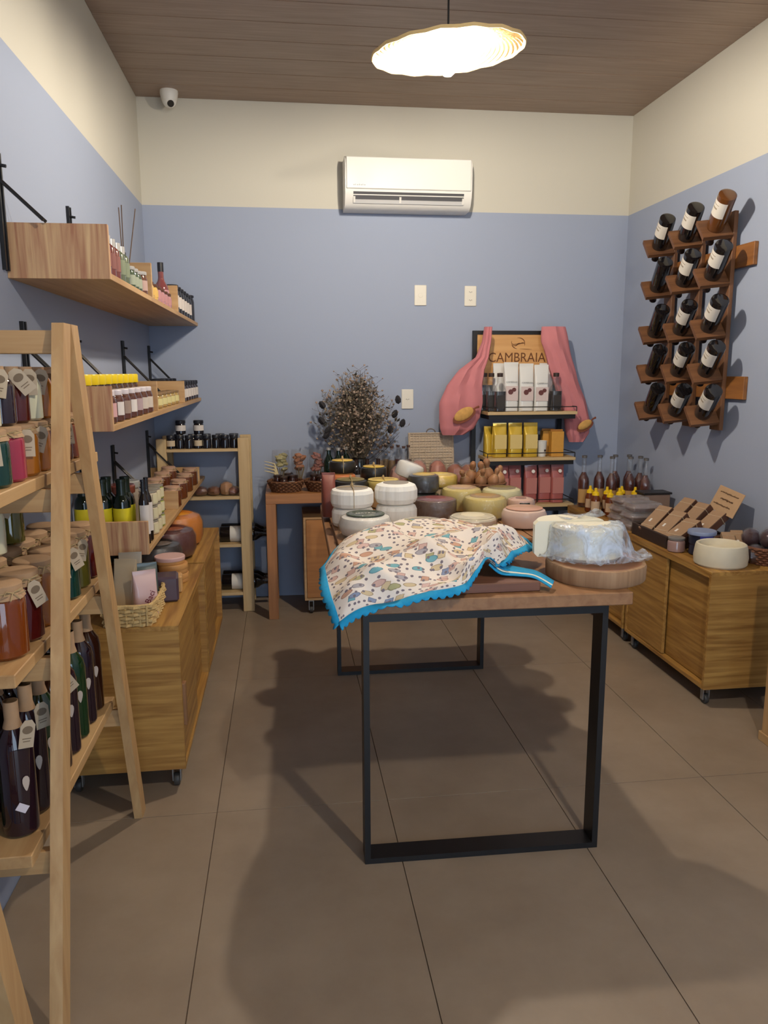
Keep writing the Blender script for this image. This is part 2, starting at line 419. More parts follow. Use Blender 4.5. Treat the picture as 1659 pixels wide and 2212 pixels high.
# ------------------------------------------------------------------ wall shelves on the left
XF = -0.53
def wall_shelf(label, y0, z_under, panels, brackets, end_h, split=None, brz=0.28, outside=False):
    t = thing('wall_shelf', label, 'shelf', (XL, y0, z_under))
    L = 5.175-y0; D = XF-XL
    segs = [(0, L)] if not split else [(0, split-y0-0.001), (split-y0+0.001, L)]
    for k, (a, b) in enumerate(segs):
        part('board', MB().box(0, D, a, b, 0, 0.02, ch=0.001), pine('y'), t, smooth=0)
    for k, (yy, h) in enumerate(panels):
        part('end_panel' if k == 0 else 'divider', MB().box(0.0, D-0.001 if k == 0 else D-0.004, yy-y0, yy-y0+0.018, 0.02 if k else 0.0, h, ch=0.001) if k else MB().box(0, D+0.0005, -0.018, 0, 0, h, ch=0.001), wood('staves', (208, 172, 126), (160, 108, 78), 'z', 1.6, 0.5, 0.42) if k == 0 else pine('x'), t, smooth=0)
    for bi, yb in enumerate(brackets):
        ex, ez = (D*0.42, 0.166) if (outside and bi == 0) else (D*0.78, 0.021)
        for d in (-0.014, 0.014):
            u = part('bracket_upright', MB().box(0, 0.012, yb-y0+d-0.005, yb-y0+d+0.005, 0.02, brz), BLACK(), t, smooth=0)
            part('stay', MB().tube([(0.010, yb-y0+d, brz-0.08), (ex, yb-y0+d, ez)], 0.005, 6), BLACK(), u)
        part('bracket_bolt', MB().tube([(0.0, yb-y0, brz-0.035), (0.03, yb-y0, brz-0.04)], 0.005, 6), BLACK(), t)
    return t
wall_shelf('top pine wall shelf, highest of three on the left wall', 2.63, 1.80, [(2.63, 0.165), (3.45, 0.16), (4.27, 0.155)], [2.588, 3.38], 0.17, split=3.40, brz=0.36, outside=True)
wall_shelf('middle pine wall shelf carrying yellow-lidded honey jars', 2.53, 1.33, [(2.53, 0.14), (3.43, 0.145), (4.36, 0.135)], [2.70, 3.34, 4.29, 5.10], 0.14, brz=0.345)
wall_shelf('lowest pine wall shelf with dark green bottles at its near end', 3.02, 0.82, [(3.02, 0.13), (3.90, 0.11), (4.90, 0.11)], [3.30, 3.89, 4.86], 0.13, brz=0.345)

# ------------------------------------------------------------------ rolling cabinets
def caster(parent, x, y, n='caster'):
    c = part(n, MB().box(-0.018, 0.018, -0.022, 0.022, 0.072, 0.08).box(-0.016, -0.012, -0.012, 0.012, 0.02, 0.072).box(0.012, 0.016, -0.012, 0.012, 0.02, 0.072), plain('caster_metal', (150, 150, 150), 0.4, 0.6), parent, (x, y, 0), smooth=0)
    part('wheel', MB().lathe([(0, -0.01), (0.022, -0.01), (0.024, -0.006), (0.024, 0.006), (0.022, 0.01), (0, 0.01)], 16), plain('caster_wheel', (60, 58, 56), 0.5), c, (0, 0, 0.024), (0, pi/2, 0))
def cabinet(label, x0, x1, y0, y1, h, face, handle_y=None):
    """carcass on casters with two sliding doors on the side facing the aisle (face = +1 or -1 in x)"""
    t = thing('rolling_cabinet', label, 'cabinet', ((x0+x1)/2, (y0+y1)/2, 0))
    W, D = (x1-x0)/2, (y1-y0)/2; f = face
    part('end_panel', MB().box(-W, W, -D, -D+0.018, 0.085, h-0.018, ch=0.001), veneer('x'), t, smooth=0)
    part('end_panel', MB().box(-W, W, D-0.018, D, 0.085, h-0.018, ch=0.001), veneer('x'), t, smooth=0)
    part('top_panel', MB().box(-W, W, -D, D, h-0.018, h, ch=0.001), veneer('y'), t, smooth=0)
    part('bottom_panel', MB().box(-W, W, -D+0.018, D-0.018, 0.085, 0.103, ch=0.001), veneer('y'), t, smooth=0)
    xb = -f*W
    part('back_panel', MB().box(min(xb, xb+f*0.008), max(xb, xb+f*0.008), -D+0.018, D-0.018, 0.103, h-0.018), veneer('y'), t, smooth=0)
    for k, (a, b) in enumerate(((-D+0.018, 0.02), (0.0, D-0.018))):
        off = W-0.03 if (k == 0) == (f < 0) else W-0.006
        xs = sorted((f*(off-0.016), f*off))
        d = part('sliding_door', MB().box(xs[0], xs[1], a, b, 0.106, h-0.03, ch=0.001), veneer('y'), t, smooth=0)
        if handle_y is not None and k == 0:
            xs2 = sorted((f*off, f*(off+0.014)))
            part('handle', MB().box(xs2[0], xs2[1], a+0.015, a+0.05, 0.24, 0.40, ch=0.002), brown_wood('z'), d, smooth=0)
    xs = sorted((f*(W-0.05), f*W))
    part('top_rail', MB().box(xs[0], xs[1], -D+0.018, D-0.018, h-0.03, h-0.018), veneer('y'), t, smooth=0)
    for sx in (-1, 1):
        for sy in (-1, 1): caster(t, sx*(W-0.04), sy*(D-0.05))
    return t
LC_X1 = -0.39
cabinet('yellowish rolling cabinet nearest on the left, under the lowest wall shelf', XL+0.015, LC_X1, 2.69, 3.60, 0.632, +1, 1)
cabinet('yellowish rolling cabinet at the far left, in front of the pine rack', XL+0.015, LC_X1, 3.625, 4.46, 0.632, +1)
RC_X0 = 1.85
cabinet('yellowish rolling cabinet nearest on the right, with the pale cheese wheel', RC_X0, XR-0.015, 3.10, 3.93, 0.635, -1)
cabinet('yellowish rolling cabinet at the far right, carrying the amber bottles', RC_X0, XR-0.015, 3.96, 4.87, 0.635, -1)

# ------------------------------------------------------------------ pine rack in the far left corner
t = thing('pine_rack', 'pale pine rack with slatted shelves in the far left corner', 'rack', (-0.49, 4.85, 0))
for x in (-0.29, 0.235):
    for yy in (0, 0.26):
        part('post', MB().box(x-0.035 if x > 0 else x, x+0.035 if x > 0 else x+0.06, yy, yy+0.045, 0, 1.11, ch=0.003), pale_pine('z'), t, smooth=0)
for z in (1.03, 0.73, 0.425, 0.11):
    s = part('shelf', MB().box(-0.23, 0.2, 0.0, 0.02, z, z+0.018), pale_pine('x'), t, smooth=0)
    for k in range(4): part('slat', MB().box(-0.23, 0.2, 0.03+0.07*k, 0.09+0.07*k, z, z+0.016, ch=0.002), pale_pine('x'), s, smooth=0)

# ------------------------------------------------------------------ wooden desk against the back wall
t = thing('wooden_desk', 'brown wooden desk with slab legs along the back wall', 'desk', (0.55, 4.66, 0))
part('desk_top', MB().box(-0.675, 0.68, 0, 0.50, 0.725, 0.785, ch=0.002), wood('desk_wood', (176, 122, 74), (140, 92, 54), 'x', 1.0, 0.45, 0.6), t, smooth=0)
for x in (-0.675, 0.62):
    for yy in (0.0, 0.44):
        part('leg', MB().box(x, x+0.06, yy, yy+0.06, 0, 0.725, ch=0.002), wood('desk_wood', (176, 122, 74), (140, 92, 54), 'z', 1.0, 0.45, 0.6), t, smooth=0)
    part('side_rail', MB().box(x+0.01, x+0.05, 0.06, 0.44, 0.66, 0.725), wood('desk_wood', (176, 122, 74), (140, 92, 54), 'y', 1.0, 0.45, 0.6), t, smooth=0)
t = thing('plywood_cabinet', 'small plywood cabinet on castors under the wooden desk', 'cabinet', (0.40, 4.92, 0))
part('carcass', MB().box(-0.30, 0.30, -0.19, 0.19, 0.092, 0.105).box(-0.30, 0.30, -0.19, 0.19, 0.612, 0.625).box(-0.30, -0.286, -0.19, 0.19, 0.105, 0.612).box(0.286, 0.30, -0.19, 0.19, 0.105, 0.612).box(-0.286, 0.286, 0.18, 0.19, 0.105, 0.612), pine('x'), t, smooth=0)
for k, (a, b) in enumerate(((-0.284, -0.002), (0.002, 0.284))):
    part('door', MB().box(a, b, -0.186, -0.172, 0.108, 0.609, ch=0.001), wood('plywood', (190, 132, 72), (158, 102, 50), 'x', 0.7, 0.5, 0.7), t, smooth=0)
for sx in (-0.26, 0.26):
    for sy in (-0.15, 0.15):
        c = part('caster', MB().box(-0.016, 0.016, -0.02, 0.02, 0.08, 0.092).box(-0.016, -0.012, -0.012, 0.012, 0.02, 0.08).box(0.012, 0.016, -0.012, 0.012, 0.02, 0.08), plain('caster_metal', (150, 150, 150), 0.4, 0.6), t, (sx, sy, 0), smooth=0)
        part('wheel', MB().lathe([(0, -0.01), (0.022, -0.01), (0.024, 0), (0.022, 0.01), (0, 0.01)], 16), plain('caster_wheel', (60, 58, 56), 0.5), c, (0, 0, 0.024), (0, pi/2, 0))

# ------------------------------------------------------------------ coffee display stand
t = thing('coffee_stand', 'black metal coffee display stand with engraved wooden header board', 'display stand', (1.565, 5.02, 0))
SX = 0.315
for x in (-SX, SX-0.03):
    part('upright', MB().box(x, x+0.03, 0.10, 0.125, 0, 1.775, ch=0.001), BLACK(), t, smooth=0)
part('top_bar', MB().box(-SX+0.03, SX-0.03, 0.10, 0.125, 1.75, 1.775), BLACK(), t, smooth=0)
for x in (-SX, SX-0.03):
    part('foot', MB().box(x, x+0.03, -0.13, 0.10, 0, 0.025), BLACK(), t, smooth=0)
hb = part('header_board', MB().box(-SX+0.03, SX-0.03, 0.104, 0.12, 1.42, 1.75), wood('header_wood', (214, 166, 106), (196, 144, 84), 'x', 1.0, 0.5, 0.6), t, smooth=0)
INK = plain('burnt_ink', (104, 62, 30), 0.7)
part('lettering', text_mesh('CAMBRAIA', 0.088, 0.0006, 0.92), INK, hb, (-0.012, 0.1035, 1.598), (pi/2, 0, 0), label='engraved word on the header', smooth=0)
part('small_lettering', text_mesh('CAFÉS ESPECIAIS', 0.026, 0.0006, 1.05), INK, hb, (-0.012, 0.1035, 1.546), (pi/2, 0, 0), smooth=0)
emb = MB()
def strokes(pts, w): 
    P = [[], []]
    for i, (x, z) in enumerate(pts):
        a = pts[max(0, i-1)]; b = pts[min(len(pts)-1, i+1)]
        d = Vector((b[0]-a[0], b[1]-a[1])); d = d.normalized() if d.length > 0 else Vector((1, 0)); n = Vector((-d.y, d.x))
        ww = w*(0.25+0.75*sin(pi*i/(len(pts)-1)))
        P[0].append((x+n.x*ww, 0, z+n.y*ww)); P[1].append((x-n.x*ww, 0, z-n.y*ww))
    emb.grid(P)
strokes([(0.045*cos(a)+0.0, 0.036*sin(a)) for a in [radians(100-105*i/14) for i in range(15)]], 0.003)
strokes([(0.045*cos(a), 0.036*sin(a)) for a in [radians(190+70*i/14) for i in range(15)]], 0.003)
strokes([(-0.045+0.09*i/16, -0.006+0.010*math.tanh((i-8)/3)+0.002*sin(i)) for i in range(17)], 0.003)
strokes([(-0.045, 0.016), (-0.046, 0.006), (-0.043, -0.004), (-0.03, -0.008), (-0.01, -0.004), (0.01, 0.004)], 0.0025)
strokes([(0.044, -0.016), (0.045, -0.006), (0.04, 0.001), (0.02, 0.0), (0.0, -0.006), (-0.02, -0.012)], 0.0025)
strokes([(0.01+0.085*i/8, -0.036-0.004*i/8) for i in range(9)], 0.0018)
part('emblem', emb, INK, hb, (-0.005, 0.1034, 1.693), smooth=0)
for k, z in enumerate((1.232, 0.932, 0.622)):
    s = part('shelf_board', MB().box(-0.265, 0.335, -0.13, 0.10, z, z+0.02, ch=0.001), pale_pine('x'), t, smooth=0)
    part('under_frame', MB().box(-0.255, 0.325, -0.12, 0.095, z-0.028, z), BLACK(), s, smooth=0)
    part('guard_rail', MB().tube([(-0.26, 0.09, z+0.05), (-0.26, -0.126, z+0.05), (0.33, -0.126, z+0.05), (0.33, 0.09, z+0.05)], 0.003, 6).tube([(-0.26, -0.126, z+0.015), (-0.26, -0.126, z+0.05)], 0.003, 6).tube([(0.33, -0.126, z+0.015), (0.33, -0.126, z+0.05)], 0.003, 6), BLACK(), s)

# ------------------------------------------------------------------ main cheese table
TABLE = thing('cheese_table', 'wooden table on black steel loop legs in the middle of the shop', 'table', (0.60, 2.97, 0), radians(-0.8))
part('table_top', MB().box(-0.445, 0.435, -0.84, 0.84, 0.82, 0.86, ch=0.003), brown_wood('y'), TABLE, smooth=0)
for k, yy in enumerate((-0.805, 0.73)):
    for x0 in (-0.375, 0.357): part('leg', MB().box(x0, x0+0.018, yy, yy+0.075, 0, 0.82), BLACK(), TABLE, smooth=0)
    part('top_bar', MB().box(-0.357, 0.357, yy, yy+0.075, 0.787, 0.8195), BLACK(), TABLE, smooth=0)
    part('floor_bar', MB().box(-0.357, 0.357, yy, yy+0.075, 0.0, 0.018), BLACK(), TABLE, smooth=0)

# ------------------------------------------------------------------ A-frame ladder stands at the left
def ladder_stand(label, yc):
    t = thing('ladder_stand', label, 'display stand', (-0.675, yc, 0))
    H = 1.63; half = 0.497
    def y_at(z, s): return s*(half - (half-0.022)*z/H)
    for s in (-1, 1):
        for x in (-0.155, 0.127):
            a = math.atan2(half-0.022, H)*s
            L = H/cos(a)
            m = MB().box(0, 0.028, -0.03, 0.03, 0.0, L, ch=0.002)
            # foot cut level by shearing: build as sheared box instead
            m = MB(); vs_ = []
            for z in (0, H):
                for dy in (-0.031, 0.031):
                    for xx in (0, 0.028): vs_.append((xx, y_at(z, s)+dy + (0.012*s if z else 0), z))
            m.add(vs_, [(0, 2, 3, 1), (4, 5, 7, 6), (0, 1, 5, 4), (2, 6, 7, 3), (0, 4, 6, 2), (1, 3, 7, 5)])
            part('post', m, pine('z'), t, (x, 0, 0), smooth=0)
        for z in (1.585, 1.212, 0.832, 0.417):
            if z > 1.5 and s > 0: continue
            part('rung', MB().box(-0.127, 0.127, y_at(z, s)-0.012, y_at(z, s)+0.012, z-0.028, z+0.028, ch=0.002), pine('x'), t, smooth=0)
    for z in (1.243, 0.863, 0.448):
        for x0, x1 in ((-0.118, -0.013), (0.0, 0.105)):
            part('shelf_board', MB().box(x0, x1, -0.45, 0.40, z, z+0.03, ch=0.002), pine('y'), t, smooth=0)
    return t
ladder_stand('pine A-frame ladder stand full of kraft-topped jars at the left', 2.06)
ladder_stand('nearest pine A-frame ladder stand, only one leg showing bottom left', 0.94)

# ------------------------------------------------------------------ pine shelf at the right edge of the picture
t = thing('pine_shelf', 'pine shelf unit at the right edge, only its foot showing', 'shelf', (2.11, 2.42, 0))
for x in (-0.185, 0.13):
    for yy in (-0.36, 0.30):
        part('post', MB().box(x, x+0.05, yy, yy+0.05, 0.04, 0.85, ch=0.002), pine('z'), t, smooth=0)
    part('runner', MB().box(x-0.004, x+0.054, -0.37, 0.365, 0, 0.04, ch=0.002), pine('y'), t, smooth=0)
for z in (0.35, 0.8):
    part('shelf_board', MB().box(-0.135, 0.13, -0.36, 0.35, z, z+0.02), pine('y'), t, smooth=0)
# ------------------------------------------------------------------ shop goods: builders
def glossy(name, rgb, rough=0.08, **k): return plain(name, rgb, rough, coat=0.6, **k)
LABM = lambda: WHITE_PAPER()
def jar(name, label, cat, loc, r, h, body, lid, lab=None, rz=0.0, group=None, lidh=0.014, lid_r=1.0, n=18, lab_z=(0.2, 0.62), lab_span=75, loaf=0):
    t = thing(name, label, cat, loc, rz, group)
    def mk():
        hb = h-lidh
        return MB().lathe([(0, 0.002), (r*0.86, 0), (r, r*0.12), (r, hb*0.80), (r*0.93, hb*0.92), (r*0.86, hb*0.97), (r*0.86, hb+lidh*0.4), (0, hb+lidh*0.4)], n).mesh('jar_body')
    part('jar_body', cached(('jb', r, h, lidh, n), mk), body, t)
    part('lid', cached(('jl', r, h, lidh, lid_r, n), lambda: MB().lathe([(0, h-lidh), (r*0.95*lid_r, h-lidh), (r*0.97*lid_r, h-lidh*0.9), (r*0.97*lid_r, h-lidh*0.15), (r*0.9*lid_r, h), (0, h)], n).mesh('lid')), lid, t)
    if lab is not None:
        part('paper_label', cached(('jp', r, h, lab_z, lab_span), lambda: MB().arc(r*1.003, h*lab_z[0], h*lab_z[1], radians(-90-lab_span), radians(-90+lab_span), 12).mesh('paper_label')), lab, t)
    return t
def card_tag(parent, loc, rot):
    c = part('card_tag', cached(('ktag',), lambda: MB().prism([(-0.017, 0.0), (-0.008, 0.012), (0.008, 0.012), (0.017, 0.0), (0.017, -0.05), (-0.017, -0.05)][::-1], -0.0005, 0.0005, M=Rx(pi/2)).mesh('card_tag', 0)), plain('grey_card', (176, 160, 138), 0.8), parent, loc, rot)
    part('stamp', cached('stamp', lambda: MB().prism([(0.012*cos(2*pi*i/14), 0.009*sin(2*pi*i/14)-0.010) for i in range(14)], 0.0005, 0.0009, M=Rx(pi/2)).box(-0.010, 0.010, -0.0009, -0.0005, -0.030, -0.028).box(-0.008, 0.008, -0.0009, -0.0005, -0.036, -0.034).mesh('stamp', 0)), plain('stamp_ink', (112, 96, 78), 0.8), c)
    return c
def kraft_jar(label, loc, r, h, body, group, tagged=False, rz=0.0, name='kraft_topped_jar', cover=None):
    t = thing(name, label, 'jar', loc, rz, group)
    part('jar_body', cached(('kb', r, h), lambda: MB().lathe([(0, 0.002), (r*0.88, 0), (r, r*0.14), (r, h*0.72), (r*0.95, h*0.80), (r*0.8, h*0.86), (r*0.8, h*0.95), (0, h*0.95)], 22).mesh('jar_body')), body, t)
    def cov():
        prof = [(0, h), (r*0.8, h*0.995), (r*0.9, h*0.975), (r*0.9, h*0.90), (r*0.84, h*0.885), (r*0.94, h*0.85), (r*1.01, h*0.80), (r*1.0, h*0.80), (r*0.92, h*0.85)]
        return MB().lathe(prof, 40, wob=lambda a, k: 1+(0.035*sin(a*9)+0.02*sin(a*5+1) if k >= 5 else 0.0)).mesh('paper_cover')
    part('paper_cover', cached(('kc', r, h), cov), cover or KRAFT(), t)
    def tw():
        m = MB().tube([(r*0.87*cos(2*pi*i/20), r*0.87*sin(2*pi*i/20), h*0.888) for i in range(20)], 0.0022, 5, closed=True)
        for s in (-1, 1):
            m.tube([(s*0.002, -r*0.88, h*0.888), (s*0.018, -r*1.0, h*0.93), (s*0.026, -r*1.06, h*0.89), (s*0.012, -r*0.98, h*0.87)], 0.0014, 5)
            m.tube([(0, -r*0.9, h*0.888), (s*0.012, -r*1.08, h*0.80)], 0.0014, 5)
        return m.mesh('twine')
    part('twine', cached(('kt', r, h), tw), TWINE(), t)
    if tagged:
        card_tag(t, (0.002, -r*1.10, h*0.80), (radians(-4), radians(RND.uniform(-25, 25)), 0))
    return t
WINE_P = [(0, 0.006), (0.026, 0.0), (0.0365, 0.005), (0.0375, 0.012), (0.0375, 0.185), (0.034, 0.207), (0.02, 0.232), (0.0148, 0.25), (0.0142, 0.29), (0.0165, 0.291), (0.0165, 0.3), (0, 0.3)]
def bottle(name, label, loc, body, cap, lab=None, prof=None, r=1.0, s=1.0, rz=0.0, group=None, rot=None, lab_z=(0.05, 0.14), lab_span=70, cap_z=0.24, n=18, cat='bottle', fill=None):
    t = thing(name, label, cat, loc, rz, group, rot)
    P = prof or WINE_P
    P = [(a*r*s, b*s) for a, b in P]
    part('bottle_body', cached(('bb', tuple(P), n), lambda: MB().lathe(P, n).mesh('bottle_body')), body, t)
    cz = cap_z*s
    def capm():
        up = [(a*1.04+0.0003, b) for a, b in P if b >= cz-1e-6]
        r0 = up[0][0]
        pts = [(r0*0.6, cz), (r0, cz)] + up
        top = P[-1][1]
        pts = [p for p in pts if p[0] > 1e-5] + [(0, top+0.0015)]
        return MB().lathe(pts, n).mesh('cap')
    part('cap', cached(('bc', tuple(P), cz, n), capm), cap, t)
    if lab is not None:
        R = max(a for a, b in P)
        part('paper_label', cached(('bl', R, lab_z, lab_span, s), lambda: MB().arc(R*1.004, lab_z[0]*s, lab_z[1]*s, radians(-90-lab_span), radians(-90+lab_span), 14).mesh('paper_label')), lab, t)
    return t
def rounded_rect(w, d, rad, n=5):
    P = []
    for cx, cy, a0 in ((w-rad, d-rad, 0), (-w+rad, d-rad, pi/2), (-w+rad, -d+rad, pi), (w-rad, -d+rad, 1.5*pi)):
        for i in range(n+1):
            a = a0+pi/2*i/n; P.append((cx+rad*cos(a), cy+rad*sin(a)))
    return P
def pouch(w, d, h, seed=0, top=0.2):
    """a filled bag: flat bottom, bulging belly, pinched flat top"""
    rr = random.Random(seed); rows = []
    zs = [0, 0.01, 0.12, 0.35, 0.6, 0.75, 0.88, 0.95, 1.0]
    ds = [0.8, 0.95, 1.0, 1.0, 0.85, 0.6, 0.3, 0.1, 0.08]
    for z, dd in zip(zs, ds):
        D = max(d*dd, 0.003); rd = min(D, w)*0.6
        rows.append([(x*(1-0.03*dd+rr.uniform(-.01, .01)), y2+rr.uniform(-.02, .02)*d, z*h) for x, y2 in rounded_rect(w, D, rd, 4)])
    m = MB().grid(rows, closed_u=True)
    n = len(rows[0]); m.add(rows[0], [tuple(range(n-1, -1, -1))]); m.add(rows[-1], [tuple(range(n))])
    return m
def wheel_prof(r, h, rnd=0.25):
    e = min(r, h)*rnd
    return [(0, 0), (r-e, 0), (r-e*0.3, e*0.3), (r, e), (r, h-e), (r-e*0.3, h-e*0.3), (r-e, h), (0, h)]

# ------------------------------------------------------------------ wall wine rack with fifteen bottles
AX = Vector((-0.15, -0.75, 0.64)).normalized()          # from neck to base
E1 = (Vector((1, 0, 0)) - AX*AX.x).normalized(); E2 = AX.cross(E1)
rk = thing('wine_rack', 'dark wooden wall rack holding fifteen slanted wine bottles', 'wine rack', (XR-0.001, 4.15, 1.2))
CY = (4.48, 4.175, 3.88); RZ = (2.215, 1.98, 1.722, 1.497, 1.277)
for cy in CY:
    part('vertical_board', MB().box(-0.045, -0.022, cy-4.15-0.05, cy-4.15+0.045, 0.0, 1.10, ch=0.002), dark_wood('z'), rk, smooth=0)
for z0, z1 in ((2.02, 2.13), (1.365, 1.48)):
    part('cross_batten', MB().box(-0.022, 0, 3.675-4.15, 4.60-4.15, z0-1.2, z1-1.2, ch=0.002), wood('rack_batten', (150, 98, 48), (116, 72, 34), 'y', 1.0, 0.5, 0.6), rk, smooth=0)
def holed_plank():
    m = MB(); n = 16; hw, hd, th, hr = 0.075, 0.062, 0.011, 0.028
    out = []
    for i in range(n):
        a = 2*pi*(i+0.5)/n; c, s = cos(a), sin(a); k = 1/max(abs(c)/hw, abs(s)/hd); out.append((c*k, s*k))
    inn = [(hr*cos(2*pi*(i+0.5)/n), hr*sin(2*pi*(i+0.5)/n)) for i in range(n)]
    corners = []
    for i in range(n):
        x, yv = out[i]
    rows = [[(x, yv, -th) for x, yv in inn], [(x, yv, -th) for x, yv in out], [(x, yv, th) for x, yv in out], [(x, yv, th) for x, yv in inn], [(x, yv, -th) for x, yv in inn]]
    m.grid(rows, closed_u=True)
    # square corners
    for sx in (-1, 1):
        for sy in (-1, 1):
            near = sorted(out, key=lambda p: -(p[0]*sx*hd+p[1]*sy*hw))[:2]
            tri = [near[0], near[1], (sx*hw, sy*hd)]
            m.prism(tri, -th, th)
    return m.mesh('plank', 0)
WINE_DARK = glossy('wine_glass_dark', (20, 18, 20), 0.05)
ROWS = ['top', 'second', 'third', 'fourth', 'bottom']; COLS = ['far', 'middle', 'near']
MRK = Matrix((E1, E2, AX)).transposed()
for ri, z in enumerate(RZ):
    for ci, cy in enumerate(CY):
        H = Vector((XR-0.120, cy, z))
        pl = part('plank', cached('plank', holed_plank), dark_wood('x'), rk, H-Vector((XR, 4.15, 1.2)))
        pl.rotation_euler = MRK.to_euler()
        hasl = not (ci == 0 and ri > 0)
        # bottle: base outward; local +z runs from base to neck
        zx = -AX; side = Vector((-1.0, -0.25, 0.1)); side = (side - zx*side.dot(zx)).normalized()
        yv = -side; xv = yv.cross(zx)
        Rm = Matrix((xv, yv, zx)).transposed()
        base = H + AX*0.214
        wine_lab = plain('wine_label', (216, 210, 200), 0.6)
        g = 'wine bottles in the wall rack'
        what = ('dark wine bottle with no label showing' if not hasl else ('amber-bottomed wine bottle with cream label' if (ri, ci) == (0, 2) else 'dark wine bottle with cream label'))
        b = bottle('wine_bottle', '%s, %s row and %s column of the wall rack' % (what, ROWS[ri], COLS[ci]), base,
                   glossy('wine_glass_brown', (92, 54, 24), 0.06) if (ri, ci) == (0, 2) else WINE_DARK, plain('capsule_dark', (36, 26, 26), 0.35), wine_lab if hasl else None, r=1.18, rot=Rm.to_euler(), group=g, lab_z=(0.03, 0.115), lab_span=78, n=20)
        if hasl:
            lo = [c for c in b.children if c.name.startswith('paper_label')][0]
            part('label_print', cached('wine_print', lambda: MB().arc(0.0449, 0.066, 0.074, radians(-112), radians(-72), 6).arc(0.0449, 0.048, 0.051, radians(-120), radians(-62), 6).mesh('label_print')), plain('faint_print', (150, 138, 120), 0.7), lo)

# ------------------------------------------------------------------ ladder stand goods
AMBER = glossy('amber_preserve', (132, 62, 18), 0.06, trans=0.25); DKRED = glossy('dark_red_preserve', (74, 18, 16), 0.06)
GREENJ = glossy('dark_green_preserve', (12, 52, 44), 0.06); PINKR = glossy('pink_red_preserve', (150, 44, 66), 0.06)
HONEY = glossy('honey', (172, 104, 34), 0.06, trans=0.2); MILK = glossy('milky_liquid', (206, 204, 176), 0.1)
PURP = glossy('purple_bottle', (34, 18, 28), 0.05); DKGRN = glossy('green_bottle_glass', (18, 52, 24), 0.05, trans=0.2)
DKBRN = glossy('brown_bottle_glass', (46, 22, 14), 0.05); OLIVE = glossy('olive_preserve', (86, 80, 30), 0.06)
CNAME = {AMBER: 'amber', DKRED: 'dark red', GREENJ: 'dark green', PINKR: 'pinkish red', HONEY: 'golden', MILK: 'milky', PURP: 'dark purple', DKGRN: 'green glass', DKBRN: 'brown glass', OLIVE: 'olive'}
seq1 = {0: [GREENJ, PINKR, HONEY, HONEY, DKRED, DKRED, AMBER, GREENJ], 1: [HONEY, GREENJ, AMBER, DKRED, HONEY, OLIVE, AMBER, DKRED]}
SN = ['aisle row', 'wall row']
for row, x in enumerate((-0.622, -0.727)):
    for i in range(8):
        m = seq1[row][i]
        kraft_jar('%s %s kraft-topped jar from the near end, %s, ladder stand top shelf' % (ORD[i], CNAME[m], SN[row]), (x, 1.715+0.098*i, 1.274), 0.046, 0.122, m, 'kraft-topped jars on the ladder top shelf', tagged=(row == 0 and i in (0, 2, 3, 5)), rz=0.5+0.1*i)
BOT_S = [(0, 0.004), (0.026, 0), (0.034, 0.006), (0.034, 0.085), (0.028, 0.1), (0.016, 0.112), (0.0145, 0.13), (0, 0.13)]
up1 = [MILK, PURP, DKRED, MILK, HONEY, DKRED]
for row, x in enumerate((-0.625, -0.727)):
    for i in range(6):
        m = up1[(i+row*2) % 6]
        b = bottle('kraft_capped_bottle', '%s small %s bottle from the near end, %s, atop the jars' % (ORD[i], CNAME[m].replace(' glass', ''), SN[row]), (x, 1.725+0.098*i, 1.274+0.1225), m, KRAFT(), prof=BOT_S, cap_z=0.108, group='small bottles on top of the ladder jars', rz=0.4, cat='bottle')
        if row == 0: card_tag(b, (0.004, -0.037, 0.112), (radians(-6), radians(RND.uniform(-60, 60)), 0))
seq2 = {0: [AMBER, DKRED, HONEY, AMBER, GREENJ, OLIVE, DKRED], 1: [AMBER, HONEY, DKRED, AMBER, HONEY, AMBER, OLIVE]}
for row, x in enumerate((-0.628, -0.735)):
    for i in range(7):
        m = seq2[row][i]; y0 = 1.735+0.113*i
        kraft_jar('%s %s kraft-topped jar from the near end, %s, ladder stand middle shelf' % (ORD[i], CNAME[m], SN[row]), (x, y0, 0.894), 0.050, 0.168, m, 'kraft-topped jars on the ladder middle shelf', tagged=(row == 0 and i in (1, 3, 4, 5)), rz=0.9)
BOT_M = [(0, 0.004), (0.028, 0), (0.036, 0.006), (0.036, 0.095), (0.03, 0.112), (0.016, 0.128), (0.0145, 0.15), (0, 0.15)]
for i, (yy, m) in enumerate([(1.75, MILK), (1.87, MILK), (2.0, MILK), (2.14, OLIVE)]):
    b = bottle('kraft_capped_bottle', '%s %s bottle standing on the middle shelf jar lids by the wall' % (ORD[i], CNAME[m]), (-0.735, yy, 0.894+0.1685), m, KRAFT(), prof=BOT_M, cap_z=0.13, group='milky bottles on the ladder middle jars', rz=0.4)
    card_tag(b, (0.004, -0.04, 0.125), (radians(-6), radians(RND.uniform(-30, 30)), 0))
BOT_T = [(0, 0.006), (0.03, 0), (0.040, 0.006), (0.0405, 0.016), (0.0405, 0.215), (0.036, 0.238), (0.02, 0.262), (0.0155, 0.28), (0.0155, 0.325), (0, 0.325)]
seq3 = {0: [PURP, PURP, DKGRN, DKBRN, PURP, DKGRN, PURP, DKBRN], 1: [DKGRN, PURP, DKBRN, PURP, DKGRN, PURP, DKBRN, DKBRN]}
